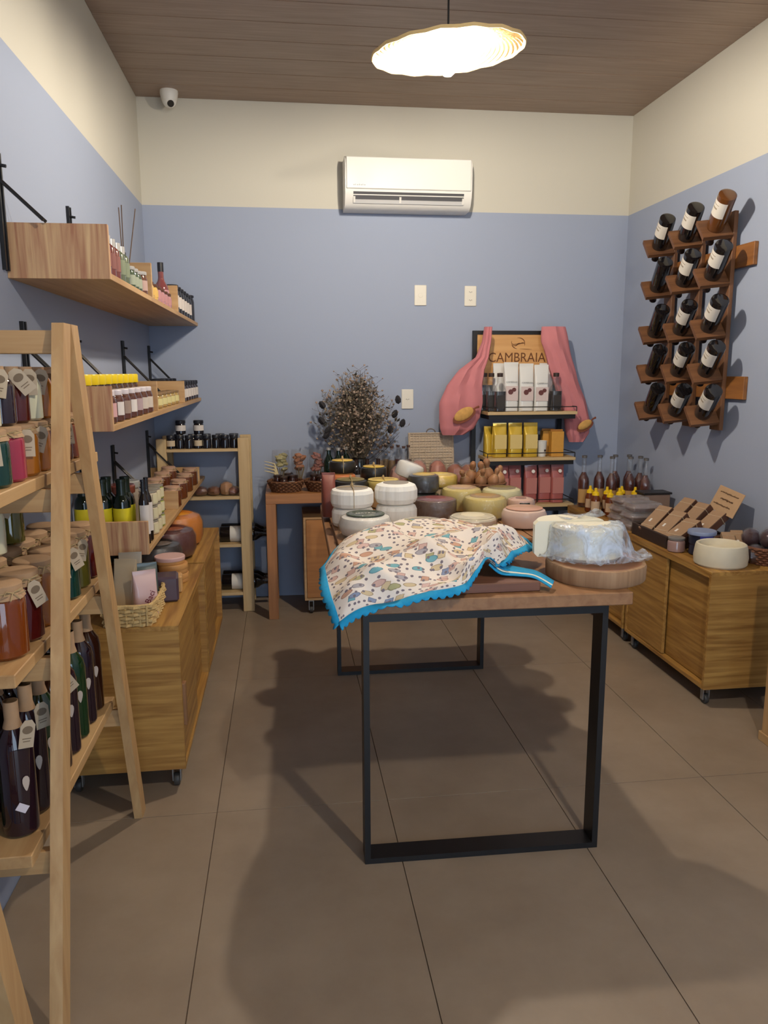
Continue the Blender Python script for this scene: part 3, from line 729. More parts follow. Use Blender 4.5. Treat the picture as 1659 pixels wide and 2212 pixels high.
for row, x in enumerate((-0.622, -0.725)):
    for i in range(8):
        m = seq3[row][i]
        b = bottle('tall_bottle', '%s tall %s bottle from the near end, %s, ladder stand bottom shelf' % (ORD[i], CNAME[m].replace(' glass', ''), SN[row]), (x, 1.715+0.0945*i, 0.479), m, KRAFT(), prof=BOT_T, cap_z=0.262, s=0.97, group='tall bottles on the ladder bottom shelf', rz=0.75, n=22)
        if row == 0:
            part('drop_sticker', cached('drop', lambda: MB().prism([(0.011*sin(a)*(0.35+0.65*(1-cos(a))/2), -0.018*cos(a)) for a in [2*pi*k/14 for k in range(14)]][::-1], 0, 0.0012).mesh('drop_sticker', 0)), plain('sticker', (186, 172, 160), 0.6), b, (0.0, -0.0412, 0.13), (pi/2, 0, 0))
        if row == 0 and i in (0, 1, 3): card_tag(b, (0.016, -0.041, 0.262), (radians(-3), radians(12-14*i), 0))
        if row == 0 and i == 0: part('price_sticker', MB().box(-0.012, 0.012, -0.0012, 0, -0.009, 0.009), plain('price_white', (214, 206, 214), 0.5), b, (-0.012, -0.0395, 0.075), (0, radians(35), radians(-18)), smooth=0)

# ------------------------------------------------------------------ goods on the top wall shelf (board top z 1.82)
ZS1 = 1.8206
BOX_RED = plain('brick_red_box', (142, 74, 64), 0.5, noise=0.15)
BOT_R = [(0, 0.003), (0.024, 0), (0.028, 0.005), (0.028, 0.095), (0.022, 0.105), (0.014, 0.112), (0.014, 0.138), (0, 0.138)]
SILV = plain('silver_cap', (206, 202, 196), 0.3, 0.5)
for i in range(3):
    bottle('sauce_bottle', '%s brick-red bottle with silver cap from the near end of the top shelf' % ORD[i], (-0.572, 2.71+0.075*i, ZS1), glossy('brick_red_sauce', (112, 58, 52), 0.15), SILV, plain('red_label', (132, 82, 76), 0.6), prof=BOT_R, cap_z=0.112, group='red sauce bottles on the top shelf', rz=pi/2, lab_z=(0.03, 0.08))
for i in range(2):
    bottle('sauce_bottle', '%s sage green bottle with silver cap on the top shelf' % ORD[i], (-0.572, 2.945+0.08*i, ZS1), glossy('sage_green', (92, 102, 80), 0.15), SILV, plain('sage_label', (122, 132, 108), 0.6), prof=BOT_R, cap_z=0.112, group='green bottles on the top shelf', rz=pi/2, lab_z=(0.03, 0.08))
d = thing('reed_diffuser', 'small bottle with long thin reeds on the top shelf', 'diffuser', (-0.615, 3.30, ZS1))
part('bottle_body', MB().lathe([(0, 0), (0.03, 0), (0.032, 0.01), (0.032, 0.06), (0.014, 0.08), (0.014, 0.1), (0, 0.1)], 16), glossy('diffuser_glass', (150, 140, 110), 0.1), d)
for k, (dx, dy) in enumerate(((0.05, 0.04), (-0.01, 0.02), (0.01, -0.03))):
    part('reed', MB().tube([(dx*0.1, dy*0.1, 0.02), (dx, dy, 0.33)], 0.0022, 5), plain('reed', (96, 78, 66), 0.8), d)
for i in range(3):
    jar('spice_jar', '%s small green jar with silver lid before the first top shelf divider' % ORD[i], 'jar', (-0.572, 3.14+0.07*i, ZS1), 0.027, 0.085, glossy('green_herbs', (66, 82, 62), 0.15), SILV, plain('pale_green_label', (150, 158, 140), 0.6), pi/2, 'green jars on the top shelf')
jar('spice_jar', 'brown jar with pale label against the first top shelf divider', 'jar', (-0.572, 3.385, ZS1), 0.03, 0.095, glossy('brown_spice', (96, 60, 46), 0.15), SILV, plain('rosy_label', (176, 148, 140), 0.6), pi/2)
jcol = [('yellow', (206, 168, 92)), ('yellow', (206, 168, 92)), ('pink', (176, 128, 130)), ('pink', (176, 128, 130)), ('pink', (176, 120, 126)), ('pink', (172, 112, 120))]
for i, (cn, c) in enumerate(jcol):
    jar('spread_jar', '%s %s labelled jar from the near end in the top shelf middle bay' % (ORD[i], cn), 'jar', (-0.568, 3.51+0.105*i, ZS1), 0.033, 0.07, glossy('spread_%s' % cn, c, 0.2), plain('brown_lid', (88, 58, 44), 0.4), plain('lab_%s' % cn, c, 0.6), pi/2, 'small jars in the top shelf middle bay', lidh=0.012)
for i in range(5):
    jar('spread_jar', '%s jar in the rear row of the top shelf middle bay' % ORD[i], 'jar', (-0.65, 3.52+0.105*i, ZS1), 0.033, 0.115, glossy('spread_yellow', (206, 168, 92), 0.2), plain('brown_lid', (88, 58, 44), 0.4), plain('lab_yellow', (206, 168, 92), 0.6), pi/2, 'rear jars in the top shelf middle bay', lidh=0.012)
BOT_P = [(0, 0.004), (0.03, 0), (0.036, 0.006), (0.036, 0.10), (0.032, 0.12), (0.018, 0.145), (0.0145, 0.16), (0.0145, 0.235), (0, 0.235)]
bottle('pepper_bottle', 'pink-labelled bottle with black neck standing tall on the top shelf', (-0.60, 4.175, ZS1), glossy('pink_brown_sauce', (120, 66, 66), 0.08), plain('black_cap', (30, 30, 36), 0.3), plain('pink_label', (190, 140, 146), 0.6), prof=BOT_P, cap_z=0.19, rz=pi/2, lab_z=(0.02, 0.10))
bottle('pepper_bottle', 'dark-capped bottle half hidden at the rear of the top shelf', (-0.72, 3.85, ZS1), glossy('pink_brown_sauce', (120, 66, 66), 0.08), plain('black_cap', (30, 30, 36), 0.3), plain('pink_label', (190, 140, 146), 0.6), prof=BOT_P, cap_z=0.19, rz=pi/2, lab_z=(0.02, 0.10))
for i in range(6):
    jar('dark_jar', '%s black jar with white label past the second top shelf divider' % ORD[i], 'jar', (-0.572, 4.345+0.115*i, ZS1), 0.036, 0.145, glossy('black_jar', (30, 28, 32), 0.1), plain('black_lid', (34, 34, 40), 0.35), plain('white_label', (214, 204, 196), 0.6), pi/2, 'black jars on the top shelf', lidh=0.02)
jar('dark_jar', 'large black canister at the back wall end of the top shelf', 'jar', (-0.585, 5.085, ZS1), 0.048, 0.16, glossy('black_jar', (30, 28, 32), 0.1), plain('black_lid', (34, 34, 40), 0.35), None, pi/2)

# ------------------------------------------------------------------ goods on the middle wall shelf (board top z 1.35)
ZS2 = 1.3506
YEL = plain('yellow_lid', (226, 196, 20), 0.35)
for i in range(9):
    jar('honey_jar', '%s yellow-lidded honey jar from the near end of the middle shelf' % ORD[i], 'jar', (-0.642, 2.582+0.1*i, ZS2), 0.042, 0.155, glossy('dark_honey', (70, 38, 16), 0.08), YEL, plain('honey_label', (200, 150, 120), 0.6), pi/2, 'yellow-lidded honey jars', lidh=0.034, lid_r=1.0)
scol = [('pink', (206, 160, 160)), ('white', (214, 206, 200)), ('clear', (150, 130, 118)), ('white', (206, 198, 192)), ('mauve', (170, 148, 150)), ('cream', (196, 184, 172)), ('cream', (200, 186, 170))]
for i, (cn, c) in enumerate(scol):
    jar('syrup_jar', '%s white-capped bottle from the near end, before the middle shelf divider' % ORD[i], 'jar', (-0.564, 2.59+0.118*i, ZS2), 0.032, 0.105, glossy('syrup_brown', (88, 52, 40), 0.08), plain('white_cap', (216, 206, 208), 0.4), plain('syrup_lab_%s' % cn, c, 0.6), pi/2+0.3, 'white-capped bottles on the middle shelf', lidh=0.018, lid_r=0.9)
for i in range(6):
    jar('pate_jar', '%s small pale-lidded jar from the near end, middle bay of the middle shelf' % ORD[i], 'jar', (-0.58, 3.52+0.14*i, ZS2), 0.034, 0.07, glossy('pate_tan', (168, 140, 84), 0.15), plain('tan_lid', (150, 122, 88), 0.35, 0.2), plain('pale_yellow_label', (206, 196, 140), 0.6), pi/2+0.2, 'small jars in the middle bay', lidh=0.012)
for i in range(6):
    jar('jam_jar', '%s black-lidded jam jar with white label, far bay of the middle shelf' % ORD[i], 'jar', (-0.58, 4.44+0.125*i, ZS2), 0.045, 0.112, glossy('jam_dark', (40, 26, 28), 0.08), plain('black_lid', (34, 34, 40), 0.35), plain('white_label', (214, 204, 196), 0.6), pi/2+0.3, 'black-lidded jam jars', lidh=0.022)
for i in range(4):
    jar('jam_jar', '%s black-lidded jam jar in the wall-side row of the middle shelf' % ORD[i], 'jar', (-0.70, 4.50+0.15*i, ZS2), 0.05, 0.125, glossy('jam_dark', (40, 26, 28), 0.08), plain('black_lid', (34, 34, 40), 0.35), plain('white_label', (214, 204, 196), 0.6), pi/2+0.3, 'rear black-lidded jam jars', lidh=0.022)

# ------------------------------------------------------------------ goods on the lowest wall shelf (board top z 0.84)
ZS3 = 0.8406
DGB = glossy('olive_oil_glass', (12, 24, 16), 0.05)
OILP = [(0, 0.004), (0.028, 0), (0.034, 0.006), (0.034, 0.17), (0.031, 0.185), (0.019, 0.2), (0.017, 0.21), (0.017, 0.25), (0.019, 0.251), (0.019, 0.262), (0, 0.262)]
for i, (x, yy) in enumerate(((-0.785, 3.10), (-0.712, 3.10), (-0.640, 3.10), (-0.712, 3.18), (-0.640, 3.18))):
    bottle('wine_bottle', ['dark green bottle with yellow label nearest the wall on the lowest shelf', 'middle dark green bottle with yellow label on the lowest shelf', 'dark green bottle with yellow label at the lowest shelf edge', 'dark green bottle behind the middle yellow-labelled one', 'dark green bottle behind the edge yellow-labelled one'][i], (x, yy, ZS3), DGB, plain('dark_green_capsule', (18, 30, 22), 0.3), plain('yellow_label', (212, 196, 30), 0.6), prof=OILP, cap_z=0.2, rz=0.25, lab_z=(0.06, 0.15), lab_span=85, group='yellow-labelled dark bottles')
for i in range(2):
    bottle('dressing_bottle', '%s slim dark bottle with tall white label at the lowest shelf front' % ORD[i], (-0.557, 3.10+0.07*i, ZS3), glossy('dressing_dark', (26, 18, 16), 0.05), plain('black_cap', (30, 30, 36), 0.3), plain('tall_white_label', (206, 198, 192), 0.6), r=0.62, s=0.86, rz=0.9, lab_z=(0.05, 0.185), lab_span=95, group='slim bottles on the lowest shelf')
for i in range(3):
    for k in range(3):
        jar('food_tin', '%s of the stacked tins in the %s pile on the lowest shelf' % (['lowest', 'middle', 'topmost'][k], ORD[i]), 'tin', (-0.575, 3.31+0.085*i, ZS3+0.062*k), 0.038, 0.0605, plain('tin_green', (150, 158, 70), 0.4) if i == 2 else plain('tin_pale', (192, 176, 150), 0.4), plain('tin_lid', (180, 174, 160), 0.35, 0.5), plain('tin_label', (206, 196, 160), 0.6), pi/2+0.4, 'stacked tins on the lowest shelf', lidh=0.006, lab_z=(0.15, 0.8))
jar('flip_jar', 'red-brown clip-top jar behind the tins on the lowest shelf', 'jar', (-0.70, 3.40, ZS3), 0.055, 0.20, glossy('clip_jar', (96, 50, 40), 0.08), glossy('red_glass_lid', (120, 62, 50), 0.1), None, 0, lidh=0.035, lid_r=1.08)
jar('flip_jar', 'clear clip-top jar behind the tins on the lowest shelf', 'jar', (-0.715, 3.60, ZS3), 0.055, 0.19, glossy('pale_clip_jar', (150, 140, 126), 0.08), plain('grey_glass_lid', (160, 160, 156), 0.1), None, 0, lidh=0.03, lid_r=1.05)
for i in range(7):
    row = i % 2
    kraft_jar('%s brown paper-topped jar beyond the lowest shelf divider' % ORD[i], (-0.575 if row == 0 else -0.68, 3.99+0.128*i, ZS3), 0.045, 0.105 if row == 0 else 0.13, glossy('brown_sweet', (92, 48, 24), 0.1), 'paper-topped jars on the lowest shelf', rz=1.2, cover=plain('pale_brown_paper', (178, 142, 118), 0.7))
# ------------------------------------------------------------------ baskets
def wicker_mat(name, rgb): return plain(name, rgb, 0.75, noise=0.35, nscale=120, bump=0.6)
def woven_wall(r0, r1, h, rings, n=36, amp=0.004, sq=None):
    """in-and-out strands around a basket wall, each ring a tube"""
    m = MB()
    for q in range(rings):
        k = q/(rings-1); r = r0+(r1-r0)*k; z = 0.006+(h-0.01)*k
        pts = []
        for i in range(n):
            a = 2*pi*i/n; w = amp*(1 if (i+q) % 2 else -1)
            if sq: 
                c, s = cos(a), sin(a); e = 1/((abs(c/sq[0])**6+abs(s/sq[1])**6)**(1/6)); e *= (r+w)/r0
                pts.append((c*e, s*e, z))
            else: pts.append(((r+w)*cos(a), (r+w)*sin(a), z))
        m.tube(pts, h/rings*0.62, 5, closed=True)
    return m
def basket(name, label, loc, r0, r1, h, mat, rings=7, cat='basket', sq=None, group=None, rz=0):
    t = thing(name, label, cat, loc, rz, group)
    part('woven_wall', woven_wall(r0, r1, h, rings, sq=sq), mat, t)
    if sq: part('basket_bottom', MB().box(-sq[0]*0.97, sq[0]*0.97, -sq[1]*0.97, sq[1]*0.97, 0, 0.006), mat, t)
    else: part('basket_bottom', MB().lathe([(0, 0), (r0, 0), (r0, 0.006), (0, 0.006)], 30), mat, t)
    rr = r1*1.01
    pts = []
    for i in range(40):
        a = 2*pi*i/40
        if sq:
            c, s = cos(a), sin(a); e = 1/((abs(c/sq[0])**6+abs(s/sq[1])**6)**(1/6))*r1/r0; pts.append((c*e, s*e, h))
        else: pts.append((rr*cos(a), rr*sin(a), h))
    part('rim', MB().tube(pts, 0.0055, 6, closed=True), mat, t)
    return t

# ------------------------------------------------------------------ on the near left cabinet (top z 0.632)
ZL = 0.6325
WILLOW = wicker_mat('pale_willow', (196, 166, 112))
bk = basket('wicker_basket', 'pale wicker basket of packets at the near end of left cabinet', (-0.565, 2.84, ZL), 0.09, 0.098, 0.078, WILLOW, rings=6, sq=(0.085, 0.145))
for i in range(7): part('stake', MB().tube([(-0.07+0.0233*i, -0.150, 0.004), (-0.072+0.024*i, -0.158, 0.08)], 0.004, 5), WILLOW, bk)
PK = [('grey foil', (150, 140, 126)), ('striped paper', (176, 158, 130)), ('dark teal', (70, 84, 84)), ('pink and white', (206, 172, 168))]
for i, ((cn, c), x, yy, h, rz, tilt) in enumerate(zip(PK, (-0.59, -0.60, -0.525, -0.515), (2.93, 2.865, 2.885, 2.795), (0.20, 0.19, 0.17, 0.165), (0.1, -0.2, 0.3, 0.45), (-8, -6, -4, -2))):
    t = thing('snack_packet', '%s packet standing in the pale wicker basket' % cn, 'packet', (x, yy, ZL+0.012), 0, 'packets in the pale basket', (radians(tilt), 0, rz))
    p = part('bag', pouch(0.042, 0.026, h, i), plain('packet_'+cn.replace(' ', '_'), c, 0.35, coat=0.3), t)
    if i == 3:
        part('print_word', text_mesh('Baci', 0.030, 0.0004), plain('maroon_print', (110, 30, 52), 0.6), p, (0.01, -0.0275, 0.07), (radians(88), radians(-62), 0), smooth=0)
        part('print_band', MB().box(-0.03, 0.03, -0.0012, 0, -0.008, 0.012), plain('maroon_print', (110, 30, 52), 0.6), p, (-0.002, -0.0265, 0.028), smooth=0)
tag(part('soap_block', MB().box(-0.045, 0.045, -0.05, 0.05, 0, 0.10, ch=0.008), plain('purple_wrap', (78, 62, 74), 0.35, coat=0.3, noise=0.2, nscale=25), None, (-0.475, 3.03, ZL), (0, 0, 0.12)), 'purplish wrapped block beside the pale wicker basket', 'block')
tag(part('soap_block', MB().box(-0.045, 0.045, -0.035, 0.035, 0, 0.07, ch=0.006), plain('tan_wrap', (196, 152, 98), 0.45, noise=0.15), None, (-0.475, 3.14, ZL), (0, 0, 0.1)), 'tan block right behind the purplish block', 'block')
TANC = plain('tan_cheese_box', (190, 140, 84), 0.55, noise=0.12, nscale=30)
def round_box(label, x, yy, z, r, h, top, group=None):
    t = thing('round_box', label, 'box', (x, yy, z), 0, group)
    part('box_body', MB().lathe(wheel_prof(r, h*0.72, 0.1), 28), TANC, t)
    part('box_lid', MB().lathe([(r*1.02, h*0.45), (r*1.03, h*0.5), (r*1.03, h*0.92), (r, h), (0, h)], 28), top, t)
    return t
round_box('low tan round box left of the pink-lidded stack', -0.62, 3.15, ZL, 0.055, 0.04, TANC)
round_box('bottom round box in the pink-lidded stack on the left cabinet', -0.485, 3.30, ZL, 0.06, 0.04, TANC)
round_box('middle round box in the pink-lidded stack on the left cabinet', -0.487, 3.30, ZL+0.0405, 0.06, 0.04, TANC)
round_box('round box with pink lid topping the stack on left cabinet', -0.50, 3.305, ZL+0.081, 0.062, 0.03, plain('pink_lid', (206, 168, 162), 0.5))
def big_wheel(label, x, yy, r, h, mat, lab_rgb, z=ZL, name='waxed_cheese'):
    t = thing(name, label, 'cheese', (x, yy, z))
    part('rind', MB().lathe(wheel_prof(r, h, 0.35), 40), mat, t)
    if lab_rgb: part('oval_label', MB().lathe([(0, h+0.0012), (0.045, h+0.0012), (0.045, h+0.0002), (0, h+0.0002)], 24), plain('oval_%d' % lab_rgb[0], lab_rgb, 0.5), t, (0.03, -r*0.30, 0))
    part('plastic_wrap', MB().lathe([(rr*1.02+0.001, zz*1.01+0.0025) for rr, zz in wheel_prof(r, h, 0.35)][1:-1], 40, wob=lambda a, k: 1+0.008*sin(a*11+k*2)), film(), t)
    return t
big_wheel('black waxed cheese wheel in plastic on the near left cabinet', -0.585, 3.475, 0.115, 0.135, plain('black_wax', (30, 25, 24), 0.35), (110, 96, 86))
big_wheel('dark maroon cheese wheel behind the black one', -0.565, 3.75, 0.125, 0.145, plain('maroon_wax', (84, 34, 26), 0.35), (150, 84, 56))
big_wheel('orange cheese wheel farthest back on the left cabinets', -0.57, 4.03, 0.135, 0.165, plain('orange_wax', (206, 122, 24), 0.4), (224, 150, 40))

# ------------------------------------------------------------------ on the pine rack
for i in range(8):
    jar('jam_jar', '%s black jam jar from the left on the pine rack top' % ORD[i], 'jar', (-0.695+0.0545*i, 4.885+0.01*(i % 2), 1.0485), 0.026, 0.082, glossy('jam_black', (26, 22, 26), 0.08), plain('black_lid', (34, 34, 40), 0.35), plain('cream_label', (196, 176, 146), 0.6) if i in (0, 3) else None, 0, 'black jam jars on the pine rack', lidh=0.02)
for i, x in enumerate((-0.645, -0.535)):
    jar('jam_jar', '%s black jam jar stacked on top of the pine rack row' % ['left', 'right'][i], 'jar', (x, 4.99, 1.1305), 0.032, 0.085, glossy('jam_black', (26, 22, 26), 0.08), plain('black_lid', (34, 34, 40), 0.35), plain('white_label', (214, 204, 196), 0.6), 0, 'stacked jam jars', lidh=0.02, lab_z=(0.25, 0.65))
for i in range(5):
    jar('jam_jar', '%s black jam jar from the left, rear row on the pine rack' % ORD[i], 'jar', (-0.66+0.085*i, 4.99, 1.0485), 0.030, 0.0815, glossy('jam_black', (26, 22, 26), 0.08), plain('black_lid', (34, 34, 40), 0.35), None, 0, 'rear jam jars on the pine rack', lidh=0.02)
def wrapped(name, label, loc, rx, ry, rz_, mat, cat, seed, group=None, filmed=True):
    t = thing(name, label, cat, loc, RND.uniform(-0.4, 0.4), group)
    q = random.Random(seed)
    prof = [(0, 0), (0.7, 0.05), (0.98, 0.3), (1, 0.55), (0.8, 0.85), (0.35, 1.0), (0, 1.02)]
    def mk(k): return MB().lathe([(a*k, b*k if b > 0 else b) for a, b in prof], 16, M=Matrix.Diagonal((rx, ry, rz_, 1)), wob=lambda a, kk: 1+0.08*sin(a*3+seed+kk)+0.04*sin(a*7+seed))
    part('contents', mk(0.95), mat, t)
    if filmed: part('plastic_wrap', mk(1.03), film(), t)
    return t
for i, (x, c, nm) in enumerate(((-0.63, (150, 96, 70), 'rosy'), (-0.53, (96, 56, 40), 'dark brown'), (-0.45, (120, 74, 48), 'brown'), (-0.375, (168, 122, 84), 'tan'), (-0.335, (110, 60, 44), 'small dark'))):
    wrapped('bagged_sweet', '%s bagged sweets on the second shelf of the pine rack' % nm, (x, 4.93, 0.7485), 0.045, 0.05, 0.055+0.03*(i in (0, 3)), plain('sweet%d' % i, c, 0.4), 'bag', i, 'bagged sweets on the pine rack')
for i, z in enumerate((0.4435, 0.1285)):
    bottle('wine_bottle', ['dark wine bottle lying on the third shelf of the pine rack', 'dark wine bottle lying on the bottom shelf of the pine rack'][i], (-0.43, 4.955, z+0.046), WINE_DARK, plain('capsule_dark', (36, 26, 26), 0.35), plain('wine_label', (216, 210, 200), 0.6), r=1.2, s=1.12, rot=(0, pi/2, 0), lab_z=(0.06, 0.13), lab_span=100, group='lying wine bottles')
    bottle('wine_bottle', ['second bottle lying behind on the third shelf of the pine rack', 'second bottle lying behind on the bottom shelf of the pine rack'][i], (-0.43, 5.06, z+0.046), WINE_DARK, plain('capsule_dark', (36, 26, 26), 0.35), None, r=1.2, s=1.12, rot=(0, pi/2, 0), group='lying wine bottles')

# ------------------------------------------------------------------ on the wooden desk (top z 0.785)
ZD = 0.7855
BRW = wicker_mat('brown_wicker', (104, 68, 44))
def jar_basket(label, x, yy, what):
    basket('wicker_basket', label, (x, yy, ZD), 0.085, 0.108, 0.065, BRW, rings=6)
    k = 0
    for rr, n in ((0.055, 6), (0.0, 1)):
        for i in range(n):
            a = 2*pi*i/n+0.3
            jar('mini_jar', '%s tiny dark jar in the %s desk basket' % (ORD[k], what), 'jar', (x+rr*cos(a), yy+rr*sin(a), ZD+0.0075), 0.024, 0.088+0.008*(i % 2), glossy('mini_dark', (52, 26, 20), 0.1), plain('dark_lid', (50, 34, 30), 0.35), plain('white_label', (214, 204, 196), 0.6) if i % 2 else None, a, 'tiny jars in the %s desk basket' % what)
            k += 1
jar_basket('round brown basket of tiny jars at the left end of the desk', 0.0, 4.79, 'left')
jar_basket('round brown basket of tiny jars, right one on the desk', 0.225, 4.79, 'right')
def flower_pack(label, loc, rgb, seed):
    t = thing('dried_flower_pack', label, 'dried flowers', loc)
    q = random.Random(seed); m = MB()
    for i in range(14):
        a = q.uniform(0, 2*pi); r = q.uniform(0.005, 0.028); z = q.uniform(0.10, 0.2)
        m.lathe([(0, -0.012), (0.02, -0.004), (0.024, 0.006), (0.012, 0.014), (0, 0.012)], 9, M=T(r*cos(a), r*sin(a)*0.6, z) @ Rx(q.uniform(-.5, .5)) @ Ry(q.uniform(-.5, .5)), wob=lambda b, k: 1+0.2*sin(b*5))
    part('blooms', m, plain('bloom_%d' % seed, rgb, 0.7, noise=0.3, nscale=60), t)
    s = MB()
    for i in range(7):
        a = q.uniform(0, 2*pi); s.tube([(0, 0, 0.0), (0.03*cos(a), 0.02*sin(a), 0.12)], 0.0025, 5)
    part('stems', s, plain('dry_stem', (120, 104, 70), 0.8), t)
    part('plastic_wrap', MB().lathe([(0.03, 0.0), (0.038, 0.06), (0.05, 0.13), (0.054, 0.2), (0.05, 0.235)], 20, wob=lambda b, k: 1+0.1*sin(b*6+k)), film(), t)
flower_pack('yellow-green dried flower bunch in plastic behind the left basket', (-0.03, 4.98, ZD), (166, 156, 108), 3)
flower_pack('orange dried flower bunch in plastic between the two baskets', (0.092, 5.02, ZD), (160, 104, 70), 4)
flower_pack('pinkish dried flower bunch in plastic behind the right basket', (0.205, 5.03, ZD), (150, 96, 86), 5)
w = thing('dried_palm_leaves', 'pale dried grass blades sticking out at the desk left end', 'dried flowers', (-0.07, 4.90, ZD))
for i in range(4): part('blade', MB().tube([(0.05, 0, 0.0), (0.0, -0.02, 0.10+0.02*i), (-0.06, -0.05, 0.12+0.02*i)], [0.003, 0.006, 0.002], 5), plain('dry_blade', (206, 190, 150), 0.7), w)
for i, (x, yy) in enumerate(((0.275, 4.93), (0.335, 4.90), (0.385, 4.95))):
    bottle('green_bottle', '%s dark green bottle with silver cap beside the dried bouquet' % ORD[i], (x, yy, ZD), glossy('deep_green_glass', (10, 30, 20), 0.04), SILV, None, s=0.84, r=1.05, cap_z=0.28, group='green bottles by the bouquet')
for i, x in enumerate((0.445, 0.515, 0.585)):
    bottle('small_bottle', '%s small dark bottle in front of the dried bouquet' % ORD[i], (x, 4.87, ZD), glossy('dark_small_glass', (30, 26, 28), 0.05), plain('dark_lid', (50, 34, 30), 0.35), plain('grey_label', (150, 146, 146), 0.6) if i == 0 else None, s=0.6, r=1.3, group='small dark bottles')
def clear_bottle(i, x, yy, rgb):
    t = bottle('liquor_bottle', '%s slim clear bottle with dark cap right of the bouquet' % ORD[i], (x, yy, ZD), clear_glass(), plain('dark_cork', (84, 60, 52), 0.5), None, s=0.84, r=0.8, cap_z=0.282, group='slim liquor bottles on the desk')
    part('liquor', MB().lathe([(0, 0.006), (0.023, 0.006), (0.0235, 0.012), (0.0235, 0.14), (0.0215, 0.16), (0, 0.165)], 16), glossy('liquor_%d' % rgb[0], rgb, 0.1, trans=0.4), t)
for i, (x, yy) in enumerate(((0.61, 4.96), (0.655, 5.03), (0.685, 4.95), (0.735, 5.02), (0.76, 4.94), (0.80, 5.0))):
    clear_bottle(i, x, yy, (150, 120, 84) if i < 3 else (92, 40, 36))
# bouquet of dried flowers
bq = thing('dried_bouquet', 'big grey-brown dried flower bouquet against the back wall', 'dried flowers', (0.475, 4.985, ZD))
part('vase', MB().lathe([(0, 0), (0.05, 0), (0.06, 0.02), (0.055, 0.12), (0.045, 0.17), (0.05, 0.18), (0.042, 0.178), (0.04, 0.15), (0, 0.05)], 24), glossy('dark_vase', (36, 38, 38), 0.15), bq)
q = random.Random(5)
stems, heads, leaves, dark = MB(), MB(), MB(), MB()
for i in range(150):
    a = q.uniform(0, 2*pi); spread = q.uniform(0.05, 1.0)
    dx, dy = cos(a)*spread*0.27, max(-0.14, min(0.10, sin(a)*spread*0.14))
    h = 0.74-0.30*(spread**2)*q.uniform(0.5, 1.2) - q.uniform(0, 0.16)
    p0 = Vector((dx*0.05, dy*0.1, 0.12)); p1 = Vector((dx*0.45, dy*0.5, h*0.55)); p2 = Vector((dx, dy, h))
    stems.tube([p0, p1, p2], 0.0013, 3)
    for k in range(15):
        f = q.uniform(0.15, 1.0); p = p1.lerp(p2, f) if q.random() < 0.75 else p0.lerp(p1, f)
        if p.z < 0.2: continue
        e = p + Vector((q.uniform(-.06, .06), q.uniform(-.03, .03), q.uniform(-0.02, .05)))
        stems.tube([p, e], 0.0008, 3)
        M = T(*e) @ Rz(q.uniform(0, 6)) @ Rx(q.uniform(-1, 1))
        if q.random() < 0.5: 
            s = q.uniform(0.005, 0.010)
            heads.lathe([(0, -s), (s*0.8, -s*0.3), (s, s*0.4), (0, s)], 5, M=M)
        else:
            s = q.uniform(0.012, 0.030)
            (dark if q.random() < 0.35 else leaves).add([(0, 0, 0), (s*0.45, s*0.6, 0.002), (0, s*1.5, 0.004), (-s*0.45, s*0.6, -0.002)], [(0, 1, 2, 3)], M)
for nm, mb, m in (('stems', stems, plain('bouquet_stem', (96, 86, 72), 0.9)), ('flower_heads', heads, plain('bouquet_head', (158, 138, 122), 0.9, noise=0.4, nscale=20)), ('pale_leaves', leaves, plain('bouquet_leaf', (136, 124, 106), 0.9, noise=0.3, nscale=20)), ('dark_leaves', dark, plain('bouquet_dark', (84, 80, 70), 0.9))):
    o = part(nm, mb, m, bq); o['kind'] = 'stuff'
dk = MB()
for (x, z) in ((-0.24, 0.42), (-0.235, 0.52), (-0.20, 0.36), (0.25, 0.55), (0.28, 0.40), (0.20, 0.36), (-0.21, 0.33), (0.23, 0.46)):
    dk.lathe([(0, -0.03), (0.016, -0.02), (0.02, 0.0), (0.012, 0.02), (0, 0.028)], 8, M=T(x, -0.03, z) @ Ry(q.uniform(-.8, .8)), wob=lambda b, k: 1+0.25*sin(b*3))
o = part('seed_pods', dk, plain('seed_pod', (44, 42, 46), 0.8), bq); o['kind'] = 'stuff'
# wicker hamper lid
hl = thing('wicker_tray', 'flat pale wicker tray leaning upright behind the pink bags', 'tray', (0.965, 5.03, ZD), 0, None, (radians(-9), 0, 0))
pw = wicker_mat('grey_wicker', (192, 174, 152))
part('panel', MB().box(-0.145, 0.145, 0.006, 0.014, 0.01, 0.32), pw, hl, smooth=0)
strands = MB()
for i in range(17): strands.tube([(-0.14, 0.002+0.003*(i % 2), 0.02+0.0182*i), (0.14, 0.002+0.003*(i % 2), 0.02+0.0182*i)], 0.004, 5)
for i in range(15): strands.tube([(-0.14+0.02*i, 0.004-0.003*(i % 2), 0.01), (-0.14+0.02*i, 0.004-0.003*(i % 2), 0.32)], 0.003, 5)
part('weave', strands, pw, hl)
part('rim', MB().tube([(-0.148, 0.004, 0.006), (0.148, 0.004, 0.006), (0.148, 0.004, 0.325), (-0.148, 0.004, 0.325)], 0.008, 6, closed=True), pw, hl)
part('handle_loop', MB().tube([(0.0+0.03*cos(a), 0.004, 0.33+0.025*sin(a)) for a in [pi*i/8 for i in range(9)]], 0.004, 6), plain('loop_dark', (110, 100, 92), 0.7), hl)
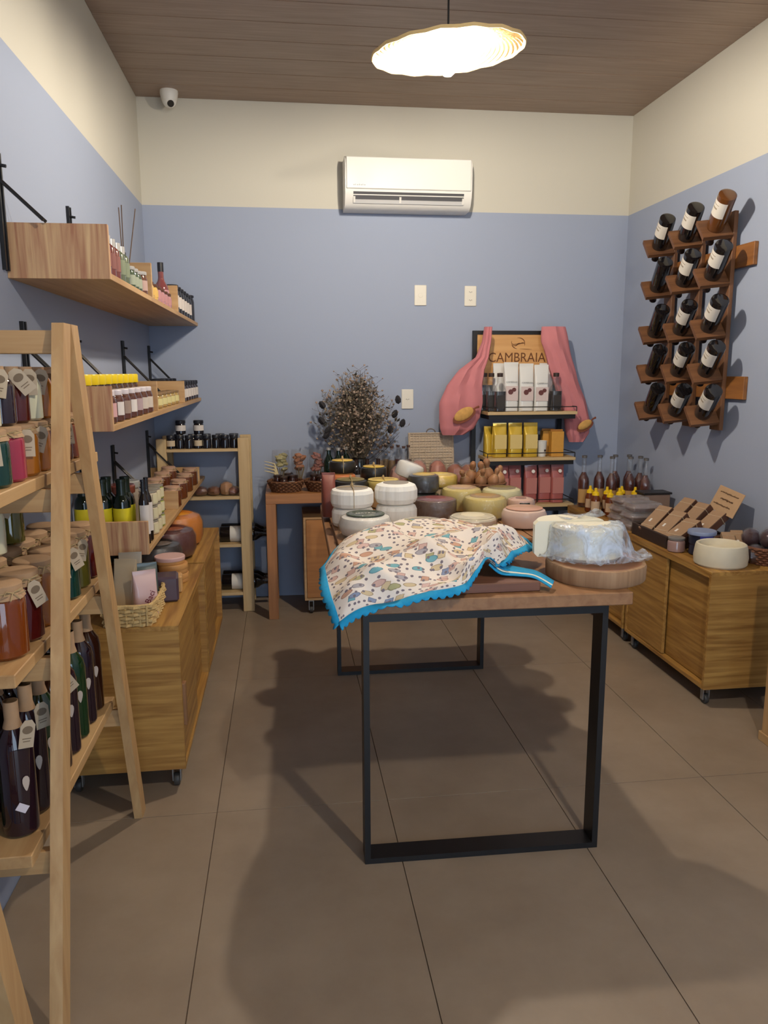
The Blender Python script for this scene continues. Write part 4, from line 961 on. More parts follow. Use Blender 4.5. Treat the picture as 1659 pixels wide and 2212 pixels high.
# cured meat in plastic bags
for i, (x, yy, c) in enumerate(((0.70, 4.78, (176, 130, 116)), (0.83, 4.80, (186, 132, 118)), (0.95, 4.77, (170, 104, 84)), (1.07, 4.80, (164, 100, 76)), (1.15, 4.77, (158, 96, 70)))):
    wrapped('cured_meat_bag', '%s rosy bag of cured meat from the left on the desk' % ORD[i], (x, yy, ZD), 0.060, 0.07, 0.15+0.03*(i in (1, 2)), plain('meat%d' % i, c, 0.45, noise=0.25, nscale=12), 'bag', 10+i, 'bags of cured meat')
for i, (x, z) in enumerate(((0.87, 0.172), (0.92, 0.176), (0.985, 0.175), (1.04, 0.168))):
    tag(part('garlic_bulb', MB().lathe([(0, 0), (0.016, 0.002), (0.02, 0.014), (0.013, 0.027), (0.005, 0.04), (0, 0.042)], 10, wob=lambda a, k: 1+0.08*cos(a*5)), plain('brown_bulb', (128, 92, 66), 0.6, noise=0.3), None, (x, 4.945, ZD+z-0.17)), '%s small brown bulb lying before the wicker tray' % ORD[i], 'bulb', 'small brown bulbs on the desk')

# ------------------------------------------------------------------ on the coffee stand
SXC, SYC = 1.565, 5.02
BAGM = plain('white_foil', (222, 221, 217), 0.22, coat=0.5, bump=0.5, nscale=22)
def coffee_bag(label, x, yy, z, w, d, h, mat, group, band, seed, cup=False, back=False):
    t = thing('coffee_bag', label, 'coffee bag', (x, yy, z), RND.uniform(-0.05, 0.05), group)
    b = part('bag', pouch(w, d, h, seed), mat, t)
    if band: part('front_label', MB().box(-w*0.86, w*0.86, -0.0015, 0, h*0.22 if cup else h*0.25, h*0.52 if cup else h*0.66), band, b, (0, -d-0.001, 0), smooth=0)
    if cup:
        pr = plain('cup_print', (96, 52, 52), 0.6)
        cm = MB().prism([(0.017*cos(a), 0.017*sin(a)) for a in [2*pi*i/16 for i in range(16)]], 0, 0.001).prism([(0.014*cos(a)+0.022, 0.013*sin(a)+0.014) for a in [2*pi*i/16 for i in range(16)]], 0, 0.001)
        part('cup_print', cm, pr, b, (-0.008, -d-0.0024, h*0.40), (pi/2, 0, 0), smooth=0)
        part('print_word', text_mesh('CAMBRAIA', 0.015, 0.0002), plain('grey_print', (150, 150, 150), 0.5), b, (0, -d*0.93-0.0015, h*0.60), (radians(86), 0, 0), smooth=0)
    return t
z1 = 1.2525
for i, x in enumerate((1.465, 1.567, 1.668)):
    coffee_bag('%s white foil coffee bag from the left on the coffee stand' % ORD[i], x, 4.955, z1, 0.048, 0.032, 0.315-0.008*i, BAGM, 'white coffee bags', plain('pale_rose_label', (206, 188, 184), 0.5), 20+i, cup=True)
for i, x in enumerate((1.42, 1.735)):
    coffee_bag('white foil coffee bag half hidden at the %s of the rear row' % ('left', 'right')[i], x, 5.06, z1, 0.046, 0.03, 0.31, BAGM, 'rear white coffee bags', None, 26+i)
SQB = None
def square_bottle(label, x, yy, z):
    t = thing('coffee_liqueur', label, 'bottle', (x, yy, z), 0, 'dark square bottles on the coffee stand')
    rows = []
    for w, zz in ((0.034, 0), (0.038, 0.006), (0.038, 0.135), (0.03, 0.16), (0.016, 0.18), (0.015, 0.225)):
        rows.append([(a, b, zz) for a, b in rounded_rect(w, w*0.9, w*0.5, 4)])
    m = MB().grid(rows, closed_u=True); n = len(rows[0]); m.add(rows[0], [tuple(range(n-1, -1, -1))])
    part('glass', m, clear_glass(), t)
    rows2 = [[(a*0.93, b*0.93, zz) for a, b in rounded_rect(0.038, 0.034, 0.018, 4)] for zz in (0.005, 0.13)]
    m2 = MB().grid(rows2, closed_u=True); m2.add(rows2[0], [tuple(range(n-1, -1, -1))]); m2.add(rows2[1], [tuple(range(n))])
    part('liqueur', m2, glossy('liqueur_dark', (34, 26, 24), 0.1), t)
    part('front_label', MB().box(-0.024, 0.024, -0.0012, 0, 0.02, 0.105), plain('dark_label', (44, 40, 38), 0.5), t, (0, -0.0345, 0), smooth=0)
    part('stopper', MB().lathe([(0, 0.222), (0.018, 0.222), (0.019, 0.225), (0.019, 0.246), (0, 0.248)], 16), plain('dark_stopper', (58, 44, 40), 0.5), t)
for i, (x, yy) in enumerate(((1.345, 4.99), (1.385, 4.925), (1.765, 4.94), (1.32, 5.07))):
    square_bottle(['left rear square bottle of dark liqueur on the coffee stand', 'left front square bottle of dark liqueur on the coffee stand', 'right-hand square bottle of dark liqueur on the coffee stand', 'farthest left square bottle of dark liqueur behind the pink apron'][i], x, yy, z1)
z2 = 0.9525
GOLD = plain('gold_foil', (214, 178, 58), 0.2, metal=0.25, coat=0.6, bump=0.5, nscale=22)
for i, x in enumerate((1.40, 1.505, 1.61)):
    coffee_bag('%s gold coffee bag from the left on the stand middle shelf' % ORD[i], x, 4.965, z2, 0.047, 0.034, 0.225, GOLD, 'gold coffee bags', plain('cream_gold_label', (216, 190, 120), 0.4), 30+i)
coffee_bag('gold coffee bag half hidden at the far left of middle shelf', 1.352, 5.03, z2, 0.04, 0.03, 0.20, GOLD, 'rear gold coffee bag', None, 35)
mug = thing('paper_cup', 'white paper cup between gold bags and honey-coloured box', 'cup', (1.692, 4.965, z2))
part('cup', MB().lathe([(0, 0.002), (0.026, 0), (0.033, 0.10), (0.035, 0.102), (0.033, 0.104), (0.031, 0.10), (0.024, 0.006), (0, 0.006)], 24), plain('cup_white', (214, 212, 206), 0.5), mug)
part('cup_logo', MB().arc(0.0315, 0.035, 0.048, radians(-80), radians(-50), 4), plain('cup_ink', (70, 60, 56), 0.6), mug)
for i, (x, yy) in enumerate(((1.79, 4.965), (1.755, 5.04))):
    t = thing('coffee_box', ['front golden card box at the right of stand middle shelf', 'rear golden card box at the right of stand middle shelf'][i], 'box', (x, yy, z2), 0, 'golden boxes')
    part('carton', MB().box(-0.042, 0.042, -0.03, 0.03, 0, 0.165, ch=0.002), plain('golden_card', (204, 148, 62), 0.5, noise=0.1), t, smooth=0)
    part('carton_top', MB().box(-0.042, 0.042, -0.002, 0.002, 0.165, 0.178), plain('golden_card_dark', (160, 108, 44), 0.5), t, smooth=0)
z3 = 0.6425
for i, x in enumerate((1.42, 1.515, 1.615, 1.72, 1.80)):
    t = coffee_bag('%s pinkish bag with round seal on the stand lower shelf' % ORD[i], x, 4.955+0.03*(i % 2), z3, 0.043, 0.03, 0.26, plain('rose_bag', (166, 92, 88), 0.3, coat=0.4, noise=0.2, nscale=15), 'pink bags on the coffee stand', plain('rosy_front', (184, 120, 112), 0.4), 40+i)
    part('round_seal', MB().lathe([(0, 0.001), (0.012, 0.001), (0.012, 0), (0, 0)], 14), WHITE_PAPER(), t, (0.01, -0.030, 0.215), (radians(78), 0, 0))
# pink aprons hanging from the stand
def hanging(label, levels, y0, seed, loaf):
    t = thing('pink_apron', label, 'apron', (levels[0][0], y0, levels[-1][1]))
    x0, zb = levels[0][0], levels[-1][1]
    rows = []; n = 28
    import bisect
    zs = [l[1] for l in levels]
    fine = []
    for i in range(len(levels)-1):
        for k in range(5):
            f = k/5; a, b = levels[i], levels[i+1]; fine.append(tuple(a[j]+(b[j]-a[j])*f for j in range(4)))
    fine.append(levels[-1])
    for xi, z, hw, th in fine:
        row = []
        for i in range(n):
            a = 2*pi*i/n
            fold = 1+0.24*sin(3*a+seed+z*5)+0.20*sin(7*a+z*11)
            row.append((xi-x0+hw*cos(a)*(1+0.03*sin(z*30)), th*sin(a)*fold, z-zb))
        rows.append(row)
    m = MB().grid(rows, closed_u=True); m.add(rows[-1], [tuple(range(n))]); m.add(rows[0], [tuple(range(n-1, -1, -1))])
    b = part('cloth', m, plain('pink_cloth', (198, 124, 128), 0.8, noise=0.08, nscale=12, bump=0.15), t)
    lx, lz, ls = loaf
    lx -= x0; lz -= zb
    fy = -0.076
    part('board_print', MB().prism([(0.062*ls*cos(a)*1.15, 0.034*ls*sin(a)) for a in [2*pi*i/20 for i in range(20)]], 0, 0.002, M=T(lx, fy+0.004, lz-0.012) @ Ry(radians(-28)) @ Rx(pi/2)), plain('board_print', (120, 66, 46), 0.8), b, smooth=0)
    part('bread_print', MB().lathe([(0, 0.012), (0.03, 0.010), (0.048, 0.004), (0.052, 0)], 20, M=T(lx-0.004, fy-0.0, lz) @ Ry(radians(-28)) @ Rx(pi/2) @ Matrix.Diagonal((1.15*ls, 0.62*ls, 0.8, 1))), plain('bread_print', (198, 152, 84), 0.8, noise=0.3, nscale=50), b)
    part('handle_print', MB().tube([(lx+0.04*ls, fy+0.004, lz+0.022), (lx+0.068*ls, fy+0.008, lz+0.040), (lx+0.085*ls, fy+0.014, lz+0.045)], [0.005, 0.006, 0.008], 6), plain('board_print', (120, 66, 46), 0.8), b)
    return t
def pxx(p): return 0.997+(p-947)*0.00308
def pzz(v): return 1.37-(v-850)*0.003
hanging('pink apron with bread print hanging at the left of coffee stand', [(pxx(1052), 1.792, 0.026, 0.03), (pxx(1049), 1.70, 0.030, 0.022), (pxx(1040), 1.60, 0.045, 0.028), (pxx(1018), 1.52, 0.082, 0.04), (pxx(1003), 1.42, 0.122, 0.05), (pxx(996), 1.31, 0.140, 0.055), (pxx(993), 1.21, 0.140, 0.05), (pxx(988), 1.14, 0.112, 0.04), (pxx(980), 1.10, 0.07, 0.022)], 5.0, 1, (pxx(998), 1.24, 1.15))
hanging('pink apron with bread print hanging at the right of coffee stand', [(pxx(1196), 1.796, 0.082, 0.03), (pxx(1200), 1.70, 0.092, 0.04), (pxx(1212), 1.58, 0.088, 0.045), (pxx(1226), 1.45, 0.086, 0.048), (pxx(1242), 1.32, 0.092, 0.05), (pxx(1256), 1.19, 0.090, 0.05), (pxx(1258), 1.10, 0.078, 0.045), (pxx(1256), 1.04, 0.05, 0.025)], 5.02, 4, (pxx(1266), 1.16, 0.85))
# ------------------------------------------------------------------ on the right-hand cabinets (top z 0.635)
ZR = 0.6355
TALL = [(0, 0.006), (0.026, 0), (0.035, 0.005), (0.0365, 0.012), (0.0365, 0.165), (0.033, 0.19), (0.02, 0.215), (0.0145, 0.235), (0.013, 0.32), (0.0155, 0.321), (0.0155, 0.335), (0, 0.335)]
AMB = glossy('amber_cachaca', (78, 28, 12), 0.05)
for i, (x, yy) in enumerate(((1.925, 4.80), (2.035, 4.81), (2.08, 4.72), (2.145, 4.82), (2.19, 4.69), (2.235, 4.81), (2.245, 4.59), (2.265, 4.71))):
    t = bottle('cachaca_bottle', '%s tall amber bottle from the left on the far right cabinet' % ORD[i], (x, yy, ZR), clear_glass(), plain('grey_neck_cap', (96, 92, 90), 0.4), plain('tan_label', (186, 146, 92), 0.6), prof=TALL, cap_z=0.32, group='tall amber bottles on the right cabinet', rz=-0.3, lab_z=(0.03, 0.12), lab_span=60, n=20)
    part('liquor', cached('liq', lambda: MB().lathe([(0, 0.008), (0.033, 0.008), (0.0345, 0.014), (0.0345, 0.165), (0.031, 0.188), (0.019, 0.212), (0.013, 0.228), (0, 0.229)], 20).mesh('liquor')), AMB, t)
HB = [(0, 0.003), (0.026, 0), (0.031, 0.006), (0.031, 0.085), (0.029, 0.10), (0.022, 0.115), (0.022, 0.12), (0.021, 0.122), (0.020, 0.135), (0.009, 0.145), (0.007, 0.165), (0, 0.166)]
for i, (x, yy) in enumerate(((1.895, 4.52), (1.955, 4.44), (1.985, 4.56), (2.04, 4.50), (2.085, 4.57), (2.15, 4.52), (1.90, 4.62))):
    bottle('honey_squeeze', '%s yellow-nozzled honey bottle on the far right cabinet' % ORD[i], (x, yy, ZR), glossy('squeeze_honey', (112, 52, 20), 0.1, trans=0.2), plain('yellow_nozzle', (230, 190, 20), 0.4), plain('honey_cream_label', (190, 160, 130), 0.6), prof=HB, cap_z=0.12, group='honey squeeze bottles', rz=-0.4, lab_z=(0.03, 0.085), lab_span=55)
def clamshell(label, x, yy, z):
    t = thing('clamshell_box', label, 'container', (x, yy, z), 0.05, 'clear containers of brown sweets')
    rows = [[(a, b, zz) for a, b in rounded_rect(w, d, 0.02, 4)] for w, d, zz in ((0.088, 0.062, 0), (0.095, 0.07, 0.022), (0.1, 0.075, 0.024), (0.1, 0.075, 0.028), (0.094, 0.069, 0.03), (0.088, 0.063, 0.048), (0.07, 0.05, 0.05))]
    m = MB().grid(rows, closed_u=True); n = len(rows[0]); m.add(rows[-1], [tuple(range(n))]); m.add(rows[0], [tuple(range(n-1, -1, -1))])
    part('clear_shell', m, film('shell_plastic', (214, 206, 206), 0.28), t)
    s = part('sweets', MB().box(-0.08, 0.08, -0.054, 0.054, 0.004, 0.03, ch=0.004), plain('brown_fudge', (96, 62, 46), 0.6, noise=0.25, nscale=30), t)
    return t
for i, (x, yy) in enumerate(((1.99, 4.27), (1.965, 4.06))):
    for k in range(3):
        clamshell('%s clear sweet container in the %s stack on the right cabinet' % (['lowest', 'middle', 'topmost'][k], ('rear', 'front')[i]), x+0.008*k, yy, ZR+0.0505*k)
tag(part('black_tray', MB().box(-0.09, 0.09, -0.06, 0.06, 0, 0.012, ch=0.003), plain('black_plastic', (30, 28, 30), 0.4), None, (2.19, 4.36, ZR+0.15)), 'black plastic tray on stacked boxes behind the sweet containers', 'tray')
tag(part('sweet_carton', MB().box(-0.08, 0.08, -0.055, 0.055, 0, 0.149, ch=0.003), plain('grey_brown_card', (130, 108, 96), 0.6), None, (2.19, 4.36, ZR)), 'grey-brown carton holding up the black tray on right cabinet', 'box')
# dark crate with kraft bricks
cr = thing('dark_crate', 'low dark slatted crate of kraft parcels on the right cabinets', 'crate', (2.035, 3.755, ZR))
DKC = plain('dark_crate', (54, 40, 34), 0.55, noise=0.2)
for a in (((-0.165, 0.165, -0.195, -0.18, 0.0, 0.062)), (-0.165, 0.165, 0.18, 0.195, 0, 0.062), (-0.165, -0.15, -0.18, 0.18, 0, 0.062), (0.15, 0.165, -0.18, 0.18, 0, 0.062), (-0.15, 0.15, -0.18, 0.18, 0, 0.008)):
    part('crate_board', MB().box(*a, ch=0.002), DKC, cr, smooth=0)
def kraft_brick(label, loc, rot, L=0.17, w=0.05, h=0.05, group='kraft parcels'):
    t = thing('kraft_parcel', label, 'parcel', loc, 0, group, rot)
    part('brick', MB().box(-w, w, -L/2, L/2, 0.003, h-0.003, ch=0.003), plain('brown_fudge', (96, 62, 46), 0.6, noise=0.25, nscale=30), t)
    part('kraft_sleeve', MB().box(-w-0.002, w+0.002, -L*0.47, L*0.47, h-0.002, h+0.001).box(-w-0.003, -w, -L*0.47, L*0.47, h*0.35, h), plain('kraft_sleeve', (156, 126, 98), 0.75, noise=0.1), t, smooth=0)
    part('string', MB().box(-w-0.004, w+0.004, L*0.28, L*0.29, -0.001, h+0.003).box(-w-0.004, w+0.004, -L*0.33, -L*0.32, -0.001, h+0.003), plain('pale_string', (206, 186, 156), 0.8), t, smooth=0)
    part('price_sticker', MB().box(-0.006, 0.006, -0.011, 0.011, 0, 0.0008), WHITE_PAPER(), t, (-w*0.3, -L*0.12, h+0.0012), smooth=0)
for i, (x, yy, z, tl, rz) in enumerate(((1.972, 3.845, 0.070, 38, 0.30), (1.982, 3.715, 0.066, 36, 0.30), (2.115, 3.86, 0.105, 42, 0.15), (2.125, 3.735, 0.100, 42, 0.15), (1.99, 3.61, 0.052, 26, 0.35), (2.135, 3.615, 0.080, 36, 0.2))):
    kraft_brick(['near-edge kraft parcel at the far end of dark crate', 'kraft parcel with white price tag in the crate middle, near edge', 'kraft parcel by the wall, far end of dark crate', 'kraft parcel by the wall in the crate middle', 'low kraft parcel at the near end of dark crate', 'kraft parcel by the wall, near end of dark crate'][i], (x, yy, ZR+z), (radians(tl), 0, -pi/2+rz), L=0.19, w=0.043, h=0.046)
sg = thing('kraft_sign', 'kraft card with three handwritten lines leaning against the right wall', 'sign', (2.22, 3.64, ZR))
c = [Vector((2.25, 3.747, .924)), Vector((2.25, 3.524, .903)), Vector((2.19, 3.748-0.223, .808-0.021)), Vector((2.19, 3.748, .808))]
o0 = Vector((2.22, 3.64, ZR)); nn = (c[1]-c[0]).cross(c[3]-c[0]).normalized()
if nn.x > 0: nn = -nn
card = part('card', MB().add([p-o0 for p in c]+[p-o0-nn*0.003 for p in c], [(0, 1, 2, 3), (7, 6, 5, 4), (0, 4, 5, 1), (1, 5, 6, 2), (2, 6, 7, 3), (3, 7, 4, 0)]), plain('kraft_card', (178, 146, 112), 0.8, noise=0.08), sg, smooth=0)
wr = MB(); q = random.Random(9)
for ln in range(3):
    pts = []
    for i in range(46):
        u = (0.14, 0.26, 0.10)[ln]+(0.72, 0.50, 0.66)[ln]*i/45; v = 0.22+0.25*ln+0.035*sin(i*2.1+ln)*q.uniform(0.3, 1.3)
        p = (c[0]*(1-u)+c[1]*u)*(1-v)+(c[3]*(1-u)+c[2]*u)*v
        pts.append(p-o0+nn*0.0016)
    wr.tube(pts, 0.0016, 4)
part('handwriting', wr, plain('brown_ink', (96, 70, 48), 0.8), card, label='three lines of brown handwriting')
# far crate prop under the sign
wk = basket('wicker_tray', 'rectangular brown wicker tray of wrapped sweets by the right wall', (2.182, 3.452, ZR), 0.12, 0.125, 0.055, BRW, rings=5, sq=(0.118, 0.098))
for i, (x, yy, z) in enumerate(((2.125, 3.435, 0.035), (2.185, 3.455, 0.038), (2.245, 3.435, 0.035))):
    kraft_brick('%s kraft parcel from the left in the rectangular wicker tray' % ORD[i], (x, yy, ZR+z), (radians(35), 0, -0.25), L=0.13, w=0.026, h=0.034, group='kraft parcels in the wicker tray')
BAL = [(2.13, 3.225, 0.03), (2.225, 3.19, 0.03), (2.21, 3.275, 0.032), (2.155, 3.30, 0.09), (2.24, 3.26, 0.105), (2.19, 3.215, 0.10)]
basket('wicker_basket', 'round brown wicker basket of dark wrapped sweets at right edge', (2.195, 3.235, ZR), 0.08, 0.099, 0.078, wicker_mat('reddish_wicker', (112, 72, 52)), rings=7)
for i, (x, yy, z) in enumerate(BAL):
    wrapped('wrapped_sweet_ball', '%s dark wrapped round sweet in the right edge basket' % ORD[i], (x, yy, ZR+z-0.022), 0.043, 0.043, 0.080, plain('dark_plum', (58, 28, 34), 0.3, coat=0.4), 'sweet', 50+i, 'dark wrapped sweets')
# blue lidded tub, small tub, pale cheese wheel
t = thing('blue_tub', 'blue-lidded dark tub behind the pale cheese wheel', 'tub', (1.985, 3.435, ZR), -0.2)
part('tub_body', MB().lathe([(0, 0), (0.052, 0), (0.058, 0.006), (0.054, 0.05), (0.058, 0.055), (0.06, 0.10), (0, 0.10)], 28), plain('navy_tub', (34, 38, 58), 0.35, coat=0.3), t)
part('tub_lid', MB().lathe([(0.058, 0.098), (0.066, 0.10), (0.067, 0.112), (0.064, 0.118), (0.03, 0.116), (0, 0.118)], 28), plain('blue_lid', (128, 140, 170), 0.4), t)
part('front_label', MB().arc(0.0615, 0.062, 0.099, radians(-115), radians(-55), 8), plain('royal_blue_label', (60, 62, 150), 0.5), t)
jar('small_tub', 'small clear tub of pinkish spread beside the blue-lidded tub', 'tub', (1.896, 3.508, ZR), 0.042, 0.072, glossy('pink_tub', (150, 122, 116), 0.15), plain('grey_clear_lid', (120, 116, 112), 0.3), None, 0, lidh=0.012)
t = thing('pale_cheese', 'pale stone-coloured cheese wheel with a sunken top, right cabinet', 'cheese', (1.968, 3.235, ZR))
part('rind', MB().lathe([(0, 0), (0.108, 0), (0.115, 0.008), (0.118, 0.04), (0.112, 0.085), (0.108, 0.097), (0.102, 0.1), (0.097, 0.097), (0.093, 0.085), (0.088, 0.068), (0, 0.064)], 44), plain('stone_rind', (206, 196, 172), 0.55, noise=0.14, nscale=14, bump=0.1), t)

# ------------------------------------------------------------------ cheeses on the main table (top z 0.86)
ZT = 0.8605
for i, (x0, x1) in enumerate(((0.185, 0.595), (0.61, 1.035))):
    t = thing('slatted_tray', ['left slatted wooden tray under the cheeses', 'right slatted wooden tray under the cheeses'][i], 'tray', ((x0+x1)/2, 3.28, ZT), 0, None)
    W = (x1-x0)/2; n = 9
    for yy in (-0.36, 0.0, 0.40): part('batten', MB().box(-W, W, yy-0.015, yy+0.015, 0, 0.008), brown_wood('x'), t, smooth=0)
    for k in range(n):
        a = -W+2*W*k/n; part('slat', MB().box(a+0.003, a+2*W/n-0.003, -0.46, 0.49, 0.008, 0.02, ch=0.0015), brown_wood('y'), t, smooth=0)
ZQ = ZT+0.0203
CH = {}
def cheese(label, x, yy, z, r, h, rind, top=None, top_r=0.7, wrap=False, facets=0, name='waxed_cheese', lab=None, tilt=0.0, rnd=0.25, band=None, knot=False, word=None, wrap_amt=None):
    t = thing(name, label, 'cheese', (x, yy, z), 0, None, (0, tilt, 0))
    n = 36 if not facets else facets*4
    wob = (lambda a, k: 1+0.034*abs(sin(a*facets/2))) if facets else None
    part('rind', MB().lathe(wheel_prof(r/(1.022 if facets else 1), h, rnd), n, wob=wob), rind, t, smooth=10 if facets else 35)
    if top: part('top_label', MB().lathe([(0, h+0.0022), (r*top_r*0.98, h+0.0022), (r*top_r, h+0.0016), (r*top_r, h*0.99)], 30), top, t)
    if wrap:
        P = wheel_prof(r, h, rnd)
        pts = [(r*1.03, h*0.06)] + [(a*1.025, b+0.002) for a, b in P if b > h*0.3 and a > 0] + [(r*0.5, h+0.007)]
        part('plastic_wrap', MB().lathe(pts, 36, wob=lambda a, k: 1+0.02*sin(a*9+k*2+x*20)+0.015*sin(a*17+k)), film() if not wrap_amt else film('cloudy_film_%d' % (wrap_amt*100), (236, 238, 240), wrap_amt), t)
    if band: part('band', MB().arc(r*1.008, h*band[0], h*band[1], radians(-90-band[3]), radians(-90+band[3]), 10), band[2], t)
    if knot:
        part('twine', MB().tube([(-r*0.7, 0, h+0.003), (0, 0.0, h+0.007), (r*0.7, 0, h+0.003)], 0.0016, 5).tube([(0, -r*1.01, h*0.1), (0, -r*1.0, h*0.9), (0, -r*0.8, h+0.004), (0, 0, h+0.008), (0, r*0.8, h+0.004)], 0.0016, 5).lathe([(0, 0), (0.006, 0.004), (0.004, 0.014), (0, 0.016)], 8, M=T(0, 0, h+0.006)), TWINE(), t)
    if word: part('print_word', text_mesh(word, 0.022, 0.0003), WHITE_PAPER(), t, (0, -r*0.06, h+0.0032), (0, 0, 0), smooth=0)
    return t
CLOTHW = plain('white_cheesecloth', (240, 237, 230), 0.75, bump=0.2, nscale=25)
WAXK = plain('black_wax2', (36, 34, 32), 0.35, coat=0.2); WAXY = plain('yellow_top', (206, 172, 74), 0.5, noise=0.12)
YELC = plain('yellow_cheese', (214, 192, 112), 0.45, noise=0.08, nscale=12); PALEY = plain('pale_yellow_cheese', (222, 212, 160), 0.45, noise=0.06, nscale=12)
GREYL = plain('grey_oval', (150, 142, 132), 0.5); GRNL = plain('dark_green_oval', (52, 66, 52), 0.4)
ROSEC = plain('rosy_cheese', (216, 176, 156), 0.5, noise=0.1, nscale=10); BEIGE = plain('beige_cheese', (198, 170, 128), 0.55, noise=0.12, nscale=12)
ORNG = plain('orange_cheese', (206, 126, 78), 0.45, noise=0.12, nscale=12); DKRT = plain('dark_red_top', (124, 62, 62), 0.4); BRNC = plain('brown_rind', (98, 74, 60), 0.5, noise=0.2, nscale=10)
CREAM = plain('cream_cheese', (226, 214, 188), 0.5, noise=0.06, nscale=10)
cheese('lower pleated white cheese in the left-hand pair stack', 0.272, 3.16, ZQ, 0.087, 0.080, CLOTHW, facets=10)
cheese('upper pleated white cheese in the left-hand pair stack', 0.270, 3.158, ZQ+0.0805, 0.089, 0.078, CLOTHW, GREYL, 0.75, facets=10, knot=True)
cheese('white wrapped cheese with dark green oval label near the tea towel', 0.303, 2.945, ZT+0.0203, 0.104, 0.088, CLOTHW, GRNL, 0.72, wrap=True, rnd=0.45, word='SERTÃO')
cheese('low cheese with grey oval label half covered by the tea towel', 0.33, 2.715, ZT, 0.095, 0.062, CREAM, GREYL, 0.75, rnd=0.4)
cheese('lower pleated white cheese in the tall middle stack', 0.458, 3.18, ZQ, 0.086, 0.085, CLOTHW, facets=14)
cheese('upper pleated white cheese in the tall middle stack', 0.456, 3.178, ZQ+0.0855, 0.089, 0.088, CLOTHW, GREYL, 0.6, facets=14, rnd=0.3)
cheese('flat white wrapped cheese in front of the tall white stack', 0.525, 2.95, ZQ, 0.10, 0.052, CREAM, GREYL, 0.6, wrap=True, wrap_amt=0.25)
cheese('flat cream cheese with faint brown print, front right of the trays', 0.752, 3.035, ZQ, 0.096, 0.05, CREAM, plain('cream_paper', (224, 214, 186), 0.6), 0.9, wrap=True, band=(0.2, 0.8, plain('rosy_band', (206, 176, 146), 0.6), 70))
cheese('brown-rinded cheese with dark red top in plastic', 0.645, 3.275, ZQ, 0.090, 0.085, BRNC, DKRT, 0.88, wrap=True, rnd=0.1)
cheese('dark lower cheese under the black wrapped one', 0.625, 3.525, ZQ, 0.085, 0.075, WAXK, wrap=True)
cheese('black waxed cheese with yellow top wrapped in shiny plastic', 0.635, 3.52, ZQ+0.0785, 0.072, 0.082, WAXK, WAXY, 0.72, wrap=True)
cheese('large yellow cheese with brown oval top, centre right', 0.862, 3.26, ZQ, 0.094, 0.095, YELC, plain('tan_oval', (166, 132, 78), 0.5), 0.72, wrap=True)
cheese('yellow cheese with rosy top behind the large yellow one', 0.802, 3.46, ZQ, 0.092, 0.105, YELC, plain('rosy_oval', (190, 158, 124), 0.5), 0.75, wrap=True)
cheese('pale yellow cheese with olive oval at the table right edge', 0.99, 3.45, ZQ, 0.092, 0.10, PALEY, plain('olive_oval', (120, 104, 56), 0.5), 0.7, wrap=True)
cheese('small pink cheese with a dark square label on its side', 1.022, 3.255, ZQ, 0.060, 0.082, ROSEC, plain('brown_oval', (140, 96, 84), 0.5), 0.4, wrap=True, band=(0.3, 0.85, plain('dark_square', (46, 52, 40), 0.5), 22))
cheese('shiny rosy-topped cheese beside the big cut cheese', 0.968, 3.035, ZQ, 0.092, 0.078, plain('blush_rind', (218, 190, 176), 0.3, coat=0.4, noise=0.1, nscale=10), plain('blush_top', (206, 158, 134), 0.35, coat=0.4), 0.82, rnd=0.3)
cheese('dark cheese at the bottom of the front left black stack', 0.30, 3.585, ZQ, 0.080, 0.06, BRNC)
cheese('black cheese topping the front left black stack, tied with twine', 0.30, 3.583, ZQ+0.0605, 0.082, 0.075, WAXK, plain('olive_top', (120, 110, 70), 0.5), 0.8, knot=True)
for k, (lb, m, tp, h, rr) in enumerate((('beige bottom cheese of the rear left stack', BEIGE, None, 0.075, 0.072), ('orange cheese in the rear left stack', ORNG, plain('orange_top', (214, 150, 88), 0.5), 0.07, 0.070), ('black cheese with yellow top crowning the rear left stack', WAXK, WAXY, 0.06, 0.064))):
    cheese(lb, 0.262+0.006*k, 3.735, ZQ+(0, 0.0755, 0.1485)[k], rr, h, m, tp, 0.8, knot=(k == 2))
cheese('beige cheese at the bottom of the second rear stack', 0.455, 3.59, ZQ, 0.075, 0.085, BEIGE)
cheese('yellow paper-topped cheese on the second rear stack', 0.455, 3.59, ZQ+0.0855, 0.076, 0.045, YELC, plain('yellow_paper', (206, 182, 104), 0.6), 0.95, knot=True)
cheese('lower dark cheese of the hindmost black pair', 0.425, 3.738, ZQ, 0.068, 0.10, BRNC)
cheese('black cheese with yellow top, upper of the hindmost pair', 0.427, 3.738, ZQ+0.1005, 0.066, 0.075, WAXK, WAXY, 0.8, knot=True)
cheese('beige cheese carrying the tilted white cheese', 0.578, 3.70, ZQ, 0.072, 0.095, BEIGE, plain('tan_top', (168, 140, 100), 0.5), 0.85)
cheese('tilted white cheese in plastic on top of a beige one', 0.585, 3.70, ZQ+0.121, 0.066, 0.075, CLOTHW, None, 0.7, wrap=True, tilt=radians(20), wrap_amt=0.15)
cheese('dull yellow lower cheese of the rear yellow pair', 0.738, 3.665, ZQ, 0.085, 0.08, BEIGE, wrap=True)
cheese('bright yellow upper cheese of the rear yellow pair', 0.738, 3.665, ZQ+0.083, 0.088, 0.058, plain('bright_yellow', (222, 186, 66), 0.4, coat=0.3), plain('pale_gold_top', (216, 190, 96), 0.5), 0.7, wrap=True)
cheese('flat pale cheese under the left of the gourd cheese basket', 0.895, 3.655, ZQ, 0.066, 0.06, PALEY, wrap=True)
cheese('flat pale cheese under the right of the gourd cheese basket', 1.022, 3.64, ZQ, 0.060, 0.06, PALEY, wrap=True)
ZG = ZQ+0.0685
